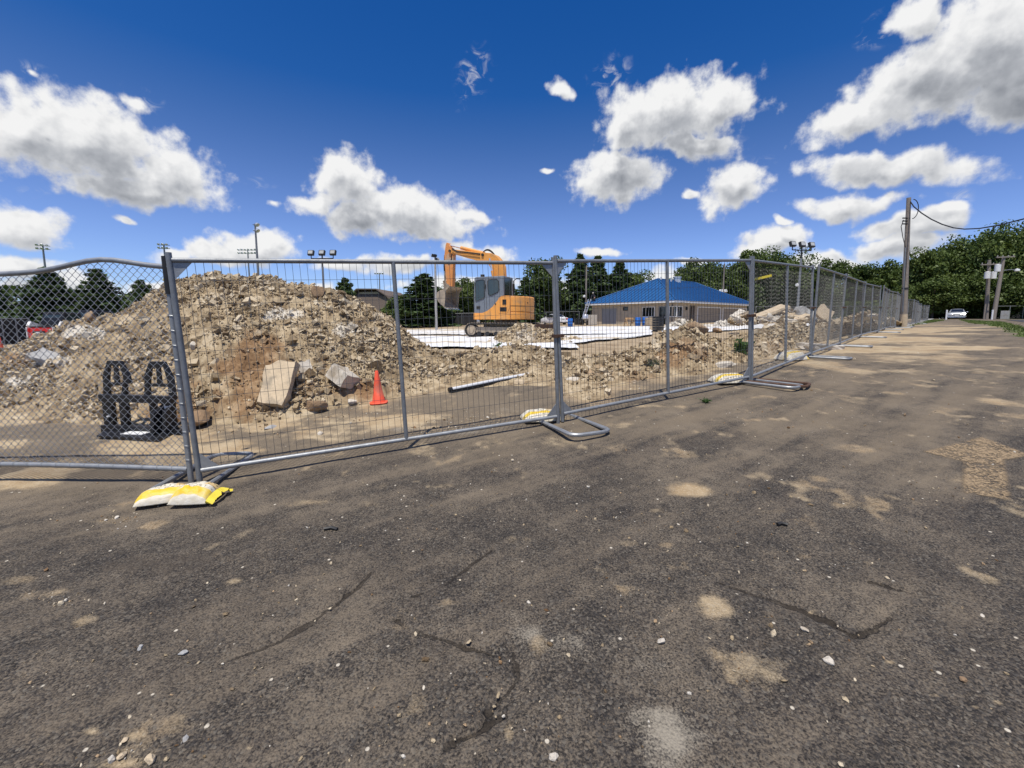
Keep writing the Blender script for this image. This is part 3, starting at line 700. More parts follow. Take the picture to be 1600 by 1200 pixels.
PL, PH = 3.60, 1.88
def rail_tube(a, b, r): return MB().tube([a, b], r, 10)
MESHES = {}
def sm(key, mb, m, smooth=True):
    if key not in MESHES:
        me = mb().mesh(key.split('|')[0], smooth); me.materials.append(m); MESHES[key] = me
    return MESHES[key]
def panel(label, p0, p1, kind, group=None, lean=0.):
    p0, p1 = np.array(p0), np.array(p1); d = p1 - p0; L = np.linalg.norm(d)
    t = thing('temporary_fence', label, 'fence panel', p0, 0, group)
    kp = 1.0
    if lean == 0 and p0[0] < -1: kp = .80; t.location.z += .02
    t.rotation_euler = Euler((lean, -math.asin(d[2] / L) * kp, math.atan2(d[1], d[0])))
    k = (L - .06) / PL; t.scale = (k, 1, 1)
    g_ = M['galv']
    def part(n, key, mb, m): return link(n, sm(key, mb, m), t)
    part('top_rail', 'top_rail', lambda: rail_tube((.02, 0, PH - .06), (PL - .02, 0, PH - .06), .0205), g_)
    part('bottom_rail', 'bottom_rail', lambda: rail_tube((.02, 0, .10), (PL - .02, 0, .10), .0205), M['galvb'])
    part('end_post', 'end_post', lambda: rail_tube((0, 0, .012), (0, 0, PH), .0225), g_)
    part('end_post', 'end_post2', lambda: rail_tube((PL, 0, .012), (PL, 0, PH), .0225), g_)
    part('middle_post', 'middle_post', lambda: rail_tube((PL / 2, 0, .10), (PL / 2, 0, PH - .06), .0215), g_)
    if kind == 'weld': part('wire_mesh', 'wire_mesh', lambda: weld_mb(PL, .10, PH - .06), M['wire'])
    else: part('wire_mesh', 'chain_mesh', lambda: chain_mb(PL, .10, PH - .06, .032, .00115, .003, None, 3), M['wire'])
    if kind == 'weld':
        for i, (x, z, sx, sz) in enumerate(((.02, PH - .08, 1, -1), (PL - .02, PH - .08, -1, -1), (.02, .12, 1, 1), (PL - .02, .12, -1, 1))):
            part('corner_plate', 'corner_plate%d' % i, lambda: MB().prism([(x, z), (x + sx * .13, z), (x, z + sz * .13)], -.004, .004), M['galvb'])
    part('clamp', 'clamp', lambda: MB().box((PL + .03, 0, 1.02), (.13, .07, .035)).box((PL + .03, -.045, 1.02), (.025, .05, .025)), M['rust'])
    return t
posts = [gp(313, 757), gp(879, 660), gp(1174, 598), gp(1267, 559), gp(1312, 541.5), gp(1345, 527.5)]
# the line then runs on straight to the far corner in steps of one panel
pts_ = [np.array(p) for p in posts]
d_ = FENCE_END[:2] - pts_[-1][:2]; nfar = int(round(np.hypot(*d_) / 3.66)); 
for i in range(1, nfar + 1):
    q = pts_[-1][:2] if False else posts[-1][:2] + d_ * i / nfar; q = q + (.25 * math.sin(i * .9), -.25 * math.cos(i * 1.7)) if i < nfar else q
    pts_.append(np.array((q[0], q[1], float(zg(q[0], q[1])))))
PN = ['welded wire fence panel in front of the mound and the orange cone', 'welded wire fence panel in front of the blue-roofed building',
      'chain link fence panel just right of the one before the blue-roofed building', 'chain link fence panel in front of the tilted square concrete slab', 'chain link fence panel in front of the grey concrete heap, right of the square slab']
utility_d = 36
ORD = ['first', 'second', 'third', 'fourth', 'fifth', 'sixth', 'seventh']
npole = sum(1 for p_ in pts_ if p_[1] < 24.3) - 1
for i in range(len(pts_) - 1):
    kb = npole - 1 - i; ka = i - npole
    lab = PN[i] if i < 5 else ('chain link fence panel along the lane, %s one before the tall utility pole' % ORD[kb] if kb >= 0 else 'chain link fence panel along the lane, %s one beyond the tall utility pole' % ORD[ka] if ka < 6 else 'chain link fence panel in the farthest run, well beyond the tall utility pole')
    panel(lab, pts_[i], pts_[i + 1], 'weld' if i < 2 else 'chain', 'temporary fence panels along the lane', R(1.5) * math.sin(i * 2.3) if i > 1 else 0)
# feet: bent tube loops under the panel joints
foot_me = foot_mesh().mesh('tube_loop', True); foot_me.materials.append(M['galvb'])
def foot(label, p, a, group='tube feet under the fence joints', sx=1, rz=0):
    t = link('fence_stand', foot_me); t.location = (p[0], p[1], float(zg(p[0], p[1])) ); t.rotation_euler = (0, 0, a); t.scale = (sx, 1, 1)
    return tag(t, label, 'fence foot', group)
FL = {0: 'tube fence foot lying under the two yellow bags at the gate', 1: 'tube fence foot lying beside the yellow bag left of the two welded panels joint', 2: 'grey tube fence foot lying partly over the brown rusted one', 3: 'tube fence foot beside the faded bag, farthest of the well visible feet'}
FL[1] = 'rounded tube fence foot at the joint between the two welded wire panels'
for i, p in enumerate(pts_):
    a, b = pts_[max(i - 1, 0)], pts_[min(i + 1, len(pts_) - 1)]
    ang = math.atan2(b[1] - a[1], b[0] - a[0])
    q = np.array(p[:2]) + np.array((math.sin(ang), -math.cos(ang))) * (.16 if i else -.22)
    ks = npole - i
    f = foot(FL.get(i, 'tube foot under the lane fence, %s joint before the tall utility pole' % ORD[ks] if 0 <= ks < 7 else 'tube foot under the lane fence, %s joint beyond the tall utility pole' % ORD[-ks - 1] if -6 < ks < 0 else 'tiny tube foot in the farthest run of the lane fence'), q, ang if i else R(8))
    if i == 1: f.scale = (1.25, .9, 1)
    if i == 2: 
        f2 = foot('brown rusted tube fence foot lying half under its grey neighbour', q + (.12, .03), ang + .2); f2.data = foot_me.copy(); f2.data.materials[0] = M['rust']

# chain link gate panel at the left, with its bowed top rail
def gate():
    a, b = gp(300, 756), gp(-300, 756); a = a + np.array((-.02, .02, 0))
    L = 4.6; t = thing('chain_link_gate', 'chain link gate panel with bowed top rail at the left', 'fence panel', a)
    t.rotation_euler = (0, 0, math.atan2(b[1] - a[1], b[0] - a[0]))
    top = lambda x: 1.79 + .085 * math.exp(-((x - .62) / .38) ** 2) - .028 * x
    xs = np.linspace(.02, L, 40)
    MB().tube([(x, 0, top(x)) for x in xs], .021, 10).build('top_rail', M['galvb'], t, True)
    MB().tube([(x, 0, .12 + .012 * math.sin(x * 1.3)) for x in xs], .022, 10).build('bottom_rail', M['galvb'], t, True)
    lean = lambda z: .06 * (z / 1.88)
    MB().tube([(0 + .0, 0, .0), (lean(1.58), 0, 1.58)], .021, 10).build('end_post', M['galvb'], t, True)
    MB().tube([(lean(1.58), 0, 1.58), (lean(1.88), 0, 1.88)], .028, 10).build('post_sleeve', M['dark'], t, True)
    MB().tube([(L, 0, 0), (L, 0, 1.75)], .021, 10).build('end_post', M['galv'], t, True)
    mb = chain_mb(L, .12, 1.99, .033, .0024, .003, top)
    mb.build('wire_mesh', M['wire2'], t)
    tw = MB()
    for x in np.arange(.15, L, .13): tw.tube([(x + .022 * math.sin(a_) * .15, .024 * math.cos(a_), .12 + .012 * math.sin(x * 1.3) + .024 * math.sin(a_)) for a_ in np.linspace(0, 6.28, 9)], .0022, 4)
    for z in np.arange(.2, 1.5, .12): tw.tube([(lean(z) + .026 * math.cos(a_), .026 * math.sin(a_), z + .01 * math.sin(a_)) for a_ in np.linspace(0, 6.28, 9)], .0022, 4)
    tw.build('tie_wires', M['wire2'], t, kind='stuff')
    return t
gate_t = gate()
tag(MB().box((0, 0, 0), (.05, .012, .09), (0, .3, .2)).build('tie_strap', M['tape'], None), 'yellow strap tied between the gate post and fence post tops', 'strap').location = tuple(at(262, 432, 3.60))
mbt = MB().box((0, 0, 0), (.36, .006, .035), (0, -.22, .2)); o = mbt.build('caution_tape', M['tape']); tag(o, 'short yellow tape tied to the fence posts near their tops', 'tape'); o.location = tuple(at(1190, 434, 6.5))

# ------------------------------------------------------------------ broken slabs and rocks
def slab_mb(poly, th, seed, rough=.02):
    """broken slab: polygon drawn out along z with uneven edges"""
    r = random.Random(seed); P_ = []
    for i in range(len(poly)):
        a, b = poly[i], poly[(i + 1) % len(poly)]
        for k in range(4):
            t = k / 4; P_.append((a[0] + (b[0] - a[0]) * t + r.uniform(-rough, rough), a[1] + (b[1] - a[1]) * t + r.uniform(-rough, rough)))
    mb = MB(); n = len(P_)
    top = [(x + r.uniform(-rough, rough) * .6, y + r.uniform(-rough, rough) * .6, th / 2 + r.uniform(-.1, .1) * th) for x, y in P_]
    bot = [(x + r.uniform(-rough, rough), y + r.uniform(-rough, rough), -th / 2) for x, y in P_]
    mid = [(x * 1.01 + r.uniform(-rough, rough), y * 1.01 + r.uniform(-rough, rough), r.uniform(-.15, .15) * th) for x, y in P_]
    mb.add(top + mid + bot, [tuple(range(n)), tuple(range(2 * n, 3 * n))[::-1]] + [(i + k * n, (i + 1) % n + k * n, (i + 1) % n + (k + 1) * n, i + (k + 1) * n) for i in range(n) for k in (0, 1)])
    return mb
def slab(label, m, loc, poly, th, rot, seed, rough=.02, group=None, name='concrete_slab', cat='concrete slab'):
    o = slab_mb(poly, th, seed, rough).build(name, m); o.location = tuple(loc); o.rotation_euler = tuple(R(a) for a in rot)
    return tag(o, label, cat, group)
def rock(label, m, loc, size, seed, scl=(1, .8, .7), name='rock', cat='rock', group=None):
    import bmesh
    bm = bmesh.new(); bmesh.ops.create_icosphere(bm, subdivisions=3, radius=1); r = random.Random(seed)
    planes = [Vector((r.gauss(0, 1), r.gauss(0, 1), r.gauss(0, 1))).normalized() for _ in range(11)]; cuts = [r.uniform(.55, .85) for _ in planes]
    for v in bm.verts:
        for n_, c_ in zip(planes, cuts):
            d = v.co.dot(n_)
            if d > c_: v.co -= n_ * (d - c_)
    co = np.array([v.co[:] for v in bm.verts]); dsp = fbm(co[:, 0] * 3 + seed, co[:, 1] * 3 + co[:, 2] * 2.3, seed, 4) - .5
    for v, d in zip(bm.verts, dsp): v.co *= 1 + .16 * d; v.co = Vector((v.co.x * size * scl[0], v.co.y * size * scl[1], v.co.z * size * scl[2]))
    me = bpy.data.meshes.new(name); bm.to_mesh(me); bm.free()
    o = link(name, me, None, m); o.location = tuple(loc); o.rotation_euler = (r.uniform(-.3, .3), r.uniform(-.3, .3), r.uniform(0, 6))
    return tag(o, label, cat, group)
p = on_mound(440, 602)
slab('large tan concrete slab leaning upright in the mound, left of the orange cone', M['conc'], p + (.02, -.10, .05), [(-.17, -.31), (.155, -.34), (.175, .30), (-.05, .32), (-.19, .22)], .13, (54, 2, 4), 1, .014)
p = on_mound(536, 592)
slab('pale angular concrete block sticking out of the mound left of the cone', M['conc2'], p + (.02, -.10, .05), [(-.15, -.15), (.18, -.13), (.2, .14), (-.14, .16)], .19, (-18, 26, -28), 2, .012)
p = on_mound(478, 575)
slab('small white concrete fragment right of the large leaning slab', M['conc2'], p + (0, -.06, .01), [(-.08, -.1), (.09, -.07), (.07, .1), (-.06, .08)], .06, (60, 0, 35), 3, .012)
rock('blocky brown rock at the foot of the mound below the leaning slab', M['rockb'], on_mound(497, 636) + (0, -.05, .02), .14, 4, (1.1, .8, .75))
rock('pale rock at the mound foot just left of the orange cone', M['conc2'], on_mound(551, 627) + (0, -.05, 0), .07, 5, (1.1, .7, .6))
rock('white rock in the upper mound beside the fence post', M['conc2'], on_mound(306, 541) + (0, -.04, 0), .075, 6, (.8, .6, 1.1))
rock('reddish brown boulder at the mound foot right of the black fork frame', M['rockb'], on_mound(322, 655) + (0, -.1, .03), .16, 7, (1.3, .9, .6))
rock('grey rock on the dusty strip below the leaning slab', M['concg'], gp(424, 668), .075, 8, (1.4, .8, .5))
rock('pale stone lying alone on the asphalt behind the fence', M['conc2'], gp(500, 678), .05, 9)
rock('brown rock at the mound crest just left of the barn roof', M['rockb'], on_mound(500, 462) + (0, -.05, .06), .16, 10, (.8, .8, 1.1))
rock('orange tinted rock on the left ridge behind the red loader', M['rockb'], on_mound(142, 503) + (0, 0, .08), .14, 11, (.8, .8, 1))
slab('grey flat slab piece half buried on the left flank of the mound', M['concg'], on_mound(78, 560) + (0, -.05, .04), [(-.2, -.12), (.18, -.14), (.22, .1), (-.15, .14)], .09, (30, 20, 10), 12, .02)
rock('tan rock right of the pipe end, near the double fence posts', M['conc'], gp(813, 600), .12, 13, (1.2, .8, .6))
rock('cream rock in the gravel right of the double fence posts', M['conc2'], gp(896, 598) + (0, 0, .03), .14, 14, (1.2, .8, .7))
rock('white rubble lump at the toe of the brown soil bank', M['conc2'], gp(1128, 574) + (0, 0, .03), .19, 15, (1.4, .8, .5))
rock('brown boulder on top of the soil bank before the blue roof', M['rockb'], on_berm(1084, 520) + (0, -.05, .08), .26, 16, (1.1, .9, .8))
rock('brown rock lying on the white sheet right of the soil bank top', M['rockb'], gp(1121, 520) + (0, 0, .12), .26, 17, (1.3, .9, .65))
slab('long cream slab edge lying by the second far fence stand', M['conc2'], gp(1281, 546) + (0, 0, .06), [(-.55, -.2), (.5, -.25), (.6, .2), (-.5, .25)], .14, (4, 3, 20), 18, .03)
# heap of broken concrete slabs beyond the third panel
def hs_(px, py, d): return at(px, py, d)
SL = [('long slab leaning up to the left of the broken concrete heap', 'conc', (1203, 487.5, 18), [(-.72,-.22),(.74,-.25),(.7,.22),(-.7,.2)], .15, (10,-20,12)),
 ('slab sloping down to the right at the top of the broken concrete heap', 'conc', (1232, 491, 18.4), [(-.6,-.3),(.62,-.36),(.66,.3),(-.55,.34)], .16, (16,18,-15)),
 ('upright white concrete piece at the right end of the broken slab heap', 'concg', (1252, 489, 18), [(-.22,-.25),(.22,-.25),(.2,.25),(-.22,.27)], .2, (80,5,10)),
 ('grey and white slab propped beside the upright white concrete piece', 'concg', (1267, 493, 18), [(-.3,-.22),(.27,-.2),(.27,.23),(-.27,.26)], .13, (50,22,-20)),
 ('tilted square tan concrete slab standing on its corner beyond the fence', 'conc', (1288.5, 490, 17.5), [(-.30,-.28),(.28,-.30),(.30,.27),(-.28,.30)], .14, (66,38,-12)),
 ('thin tan slab in the left part of the broken concrete, near the fence joint', 'conc2', (1160, 493, 19), [(-.5,-.3),(.5,-.35),(.4,.3),(-.5,.35)], .12, (24,-20,40)),
 ('dark undersided slab between the fence joint and the long leaning slab', 'conc', (1176, 497, 18.5), [(-.6,-.4),(.6,-.35),(.5,.4),(-.5,.4)], .14, (-14,16,10)),
 ('low slab at the bottom of the broken concrete heap, on white rubble', 'conc2', (1214, 499, 17.6), [(-.7,-.4),(.6,-.45),(.7,.4),(-.6,.4)], .15, (6,8,-30)),
 ('small pale block on top of the broken concrete heap', 'conc2', (1231, 483, 18.5), [(-.18,-.15),(.18,-.18),(.16,.16),(-.17,.15)], .15, (20,10,30)),
 ('pale tan slab half under the sloping slab of the concrete heap', 'conc', (1244, 497, 17.8), [(-.5,-.3),(.5,-.3),(.45,.35),(-.5,.3)], .15, (10,-14,15))]
for i, (lab, m_, (px, py, d), poly, th, rot) in enumerate(SL): slab(lab, M[m_], hs_(px, py, d), poly, th, rot, 40 + i, .035, 'broken concrete slabs heaped beyond the fence')
rng9 = np.random.default_rng(9); n9 = 420
px9 = rng9.uniform(1140, 1310, n9); pos9 = np.array([at(a, 503 - 7 * math.exp(-((a - 1215) / 45) ** 2) + rng9.uniform(-3, 5), 17.4 + rng9.uniform(0, 1.5)) for a in px9])
rb = link('rubble', rocks_mesh('rubble', pos9, .03 + rng9.exponential(.04, n9).clip(0, .14), rng9, .7, dict(tone=rng9.uniform(.3, 1.1, n9), pale=rng9.uniform(0, .9, n9), orange=np.zeros(n9)), HM)); tag(rb, kind='stuff')
gheap, _ = heap('grey_concrete_heap', 'grey heap of crushed concrete beyond the fence right of the square slab', [(1305,509,503,22),(1330,509,497,22),(1352,509,490,22),(1366,509,492,22),(1385,509,499,22),(1410,509,505,22)], 30, 1.2, 1.2, [], [(1360,500,40,14,1.0)], 1200, (.03, .16), 320, .10)

# ------------------------------------------------------------------ bags, cones, pipe
def bag_mat(name, fade=0.):
    m = bpy.data.materials.new(name); m.use_nodes = True
    g = G(m.node_tree); b = m.node_tree.nodes['Principled BSDF']; P = g.n('ShaderNodeTexCoord').outputs['Object']
    x, y, z = g.sep(P)
    n = g.noise(P, 9, 5, .6); yw = g.m('ADD', y, g.m('MULTIPLY', g.m('SUBTRACT', n, .5), .02))
    white = g.mix(g.mr(g.noise(P, 25, 4, .6), .3, .8), (.62, .56, .43), (.74, .70, .60))
    yel = g.mix(g.mr(n, .3, .7), (.72, .46, .015), (.76, .55, .05))
    band = g.m('MULTIPLY', g.mr(yw, -.100, -.095), g.mr(yw, -.028, -.034))
    band = g.m('MAXIMUM', band, g.mr(x, .20, .207))
    # rows of small print too worn to read
    rows = g.m('MULTIPLY', g.mr(g.m('ABSOLUTE', g.m('SUBTRACT', g.m('FRACT', g.m('MULTIPLY', y, 26)), .5)), .26, .20), g.mr(g.noise(g.v('MULTIPLY', P, (70, 8, 0)), 1, 2, .5), .50, .56))
    rows = g.m('MULTIPLY', rows, g.m('MULTIPLY', g.mr(g.m('ABSOLUTE', x), .20, .18), g.mr(y, -.05, -.04)))
    box = g.m('MULTIPLY', g.mr(g.m('ABSOLUTE', g.m('SUBTRACT', x, .13)), .075, .07), g.mr(g.m('ABSOLUTE', g.m('SUBTRACT', y, .055)), .045, .04))
    col = g.mix(band, white, yel)
    col = g.mix(g.m('MULTIPLY', box, .8), col, (.62, .40, .12))
    col = g.mix(g.m('MULTIPLY', rows, .7), col, (.12, .11, .05))
    col = g.mix(g.m('MULTIPLY', g.mr(g.noise(P, 9, 6, .65), .42, .72), .55 + fade * .4), col, (.52, .46, .33))
    g.put(b.inputs['Base Color'], col); b.inputs['Roughness'].default_value = .55
    bn = g.n('ShaderNodeBump'); bn.inputs['Strength'].default_value = .5; bn.inputs['Distance'].default_value = .01
    g.put(bn.inputs['Height'], g.noise(g.v('MULTIPLY', P, (1, 2.5, 1)), 14, 4, .55, dist=.8)); g.put(b.inputs['Normal'], bn.outputs[0])
    return m
BAG, BAGF = bag_mat('printed_paper_bag'), bag_mat('faded_printed_bag', .9)
def bag(label, loc, rz, L, W, H, seed, m, open_end=False):
    nu, nv = 46, 40; u, v = np.meshgrid(np.linspace(-1, 1, nu), np.linspace(-1, 1, nv))
    # pillow: two skins meeting in a flat seam, sagging on the ground
    e = (1 - np.abs(u) ** 3.2) ** .55 * (1 - np.abs(v) ** 2.6) ** .6
    x = u * L / 2 * (1 - .06 * v ** 2); y = v * W / 2 * (1 - .07 * u ** 2)
    wr = fbm(u * 3 + seed, v * 3, seed, 4) - .5; fold = (1 - np.abs(2 * fbm(u * 2.2 + seed, v * 4, seed + 2, 3) - 1)) - .5
    zt = H * (e * (1 + .30 * wr) + .10 * e * fold) + .012; zb = np.full_like(zt, .006) + .01 * (1 - e)
    V = np.concatenate([np.stack([x, y, zt], -1).reshape(-1, 3), np.stack([x, y, zb], -1).reshape(-1, 3)])
    Fq = grid_faces(nv, nu); n = nv * nu
    ring = [j for j in range(nu)] + [i * nu + nu - 1 for i in range(1, nv)] + [n - 1 - j for j in range(1, nu)] + [(nv - 1 - i) * nu for i in range(1, nv - 1)]
    side = np.array([(a, b, b + n, a + n) for a, b in zip(ring, ring[1:] + ring[:1])])
    t = thing('cement_bag', label, 'bag', loc, rz, 'yellow and white bags weighing down the fence stands')
    o = link('bag_body', np_mesh('bag_body', V, np.concatenate([Fq, Fq[:, ::-1] + n, side]), None, True), t, m)
    if open_end:
        mb = MB(); pts = []
        r = random.Random(seed)
        for k in range(15):
            a = -math.pi / 2 + math.pi * k / 14
            pts.append((L / 2 * .90 + .02 * math.cos(a) , W / 2 * .92 * math.sin(a), .02 + .055 * math.cos(a))); 
        out = [(p_[0] + .045 + r.uniform(-.015, .02), p_[1] * 1.05 + r.uniform(-.01, .01), max(.006, p_[2] * .55 + r.uniform(-.015, .02))) for p_ in pts]
        mb.add(pts + out, [(i, i + 1, i + 16, i + 15) for i in range(14)]); 
        q = mb.build('torn_flap', M['tape'], t, True)
    return t
a = gp(256, 784); b = gp(298, 783)
t = bag('yellow banded white bag at the left of the pair by the gate', a + (.0, .03, .01), R(24), .36, .25, .088, 3, BAG)
t = bag('plump white and yellow bag at the right of the pair, torn end', b + (.05, .0, .015), R(4), .29, .25, .108, 8, BAG, True)
bag('flattened yellow and white bag left of the double fence posts', gp(847, 655), R(12), .50, .34, .10, 12, BAG)
bag('yellow and white bag on the asphalt before the soil bank', gp(1139, 597), R(12), .56, .36, .12, 15, BAG)
bag('faded pale bag behind the chain link panel, the farthest bag', gp(1236, 562), R(25), .62, .40, .16, 19, BAGF)
def cone(label, loc, h, tilt=0.):
    t = thing('traffic_cone', label, 'traffic cone', loc); k = h / .71
    body = MB().lathe([(.145 * k, .025 * k), (.135 * k, .04 * k), (.105 * k, .22 * k), (.10 * k, .225 * k), (.07 * k, .45 * k), (.036 * k, .70 * k), (.030 * k, .71 * k), (.018 * k, .712 * k)], 28)
    body.build('cone_body', M['cone'], t, True)
    MB().prism([(.19 * k * math.copysign(abs(math.cos(a)) ** .55, math.cos(a)), .19 * k * math.copysign(abs(math.sin(a)) ** .55, math.sin(a))) for a in np.linspace(0, 2 * math.pi, 32, endpoint=False)], .0, .028 * k, 'xy').build('cone_base', M['cone'], t, bevel=.006)
    t.rotation_euler = (0, R(tilt), .3); return t
cone('orange traffic cone standing at the foot of the mound behind the fence', gp(592, 629.5), .46, -2)
cone('small orange traffic cone at the left edge, beyond the mound', at(2, 559, 11), .55)
def pipe():
    a, b = gp(703, 614), gp(848, 587); a[2] += .05; b[2] += .07; d = b - a
    t = thing('drain_pipe', 'long white and black pipe lying on the dirt left of the double posts', 'pipe', a)
    MB().tube([(0, 0, 0), d * .5 + (0, 0, .01), d], .030, 14).build('pipe_body', M['pipe'], t, True)
    MB().tube([-d * .012, d * .02], .036, 14).build('pipe_collar', M['blk'], t, True)
    n = np.array((d[1], -d[0], 0)) / np.hypot(d[0], d[1])
    MB().bar(n * .035 - (0, 0, .02), d + n * .035 - (0, 0, .02), .03, .04).build('black_strip', M['blk'], t)  # black bar along the lower near side of the pipe
pipe()

# ------------------------------------------------------------------ black pallet fork frame on the mound foot
def fork():
    t = thing('pallet_fork_frame', 'black steel pallet fork attachment standing before the mound', 'loader attachment', gp(167, 674) , R(-9))
    th = .035; bk = M['blk']; t.scale = (1.16, 1, 1); W = .86
    # the two tall side plates with clipped tops
    def plate(x0, x1, flip, name):
        w = x1 - x0; p = [(x0, .44), (x0 + .01, .66), (x0 + w * .28, .86), (x1 - w * .28, .86), (x1 - .01, .70), (x1 - .0, .60), (x1 - .05, .44)]
        if flip: p = [(x0 + x1 - x, z) for x, z in p][::-1]
        hole = []
        mb = MB()
        # frame of bars so that the gaps stay open
        mb.prism([(x0, .42), (x0 + .07, .42), (x0 + .075, .64), (x0 + w * .30, .80), (x0 + w * .26, .86), (x0 + .015, .68)] if not flip else [(x1, .42), (x1 - .07, .42), (x1 - .075, .64), (x1 - w * .30, .80), (x1 - w * .26, .86), (x1 - .015, .68)], 0, th)
        mb.prism([(x0 + w * .24, .80), (x1 - w * .24, .80), (x1 - w * .28, .86), (x0 + w * .28, .86)], .002, th - .002)
        if not flip: mb.prism([(x1 - .13, .42), (x1 - .06, .42), (x1 - .055, .58), (x1, .60), (x1 - .01, .70), (x1 - w * .26, .86), (x1 - w * .30, .80), (x1 - .075, .66)], 0, th)
        else: mb.prism([(x0 + .06, .42), (x0 - .01, .42), (x0 + .01, .56), (x0 + .02, .70), (x0 + w * .26, .86), (x0 + w * .30, .80), (x0 + .075, .66), (x0 + .06, .56)], 0, th)
        mb.build(name, bk, t, bevel=.004)
        for k in (.50,): MB().prism([(x0 + w * k - .02, .60), (x0 + w * k + .025, .60), (x0 + w * k + .022, .80), (x0 + w * k - .015, .80)], .004, th - .004).build('slot_bar', bk, t)
        MB().prism([(x0 + .08, .565), (x1 - .07, .565), (x1 - .07, .60), (x0 + .08, .60)], .004, th - .004).build('slot_bar', bk, t)
    plate(0, .34, False, 'side_plate'); plate(.50, .86, True, 'side_plate')
    MB().box((W / 2, -.02, .42), (W, .075, .085)).build('upper_crossbar', bk, t, bevel=.006)
    MB().box((W / 2, -.02, .045), (W, .09, .09)).build('lower_crossbar', bk, t, bevel=.006)
    for x, w in ((.06, .12), (.25, .085), (.60, .06), (.78, .13)): MB().box((x, .0, .235), (w, .05, .29)).build('upright', bk, t, bevel=.005)
    MB().prism([(.0, .0), (.0, .36), (-.10, .30), (-.13, .0)], .80, .84, 'yz').build('gusset', bk, t)
    MB().prism([(.0, .0), (.0, .36), (-.14, .28), (-.17, .0)], .70, .74, 'yz').build('gusset', bk, t)
    MB().prism([(.03, -.01), (.84, -.01), (.93, -.30), (.18, -.26)], .012, .035, 'xy').build('base_plate', bk, t, bevel=.004)
    MB().box((.50, -.13, .040), (.24, .12, .006), (0, 0, .05)).build('white_label', M['sticker'], t)
    MB().box((.905, .2, .05), (.10, .55, .045), (0, 0, .1)).build('fork_tine', bk, t)
    # small printed marks on the right upright: a rounded box and a cat head emblem
    e = [(-.038, .030), (-.022, .012), (.022, .012), (.040, .032), (.034, -.002), (.040, -.014), (.014, -.030), (-.012, -.030), (-.040, -.012), (-.032, 0)]
    MB().prism([(.79 + x, .335 + z) for x, z in e], -.031, -.027).build('cat_head_emblem', M['sticker'], t)
    mb = MB()
    for (x, z, w, h) in ((.80, .535, .06, .006), (.80, .505, .06, .006), (.771, .52, .005, .034), (.829, .52, .005, .034)): mb.box((x, -.003, z), (w, .004, h))
    mb.build('outlined_mark', M['concg'], t)
    MB().prism([(.05, .20), (.10, .215), (.09, .19), (.045, .18)], -.03, -.027).build('white_scuff', M['sticker'], t)
    for x in (.06, .25): MB().box((x, -.033, .16), (.05, .012, .05)).build('bolt_plate', M['dark'], t)
    return t
fork()

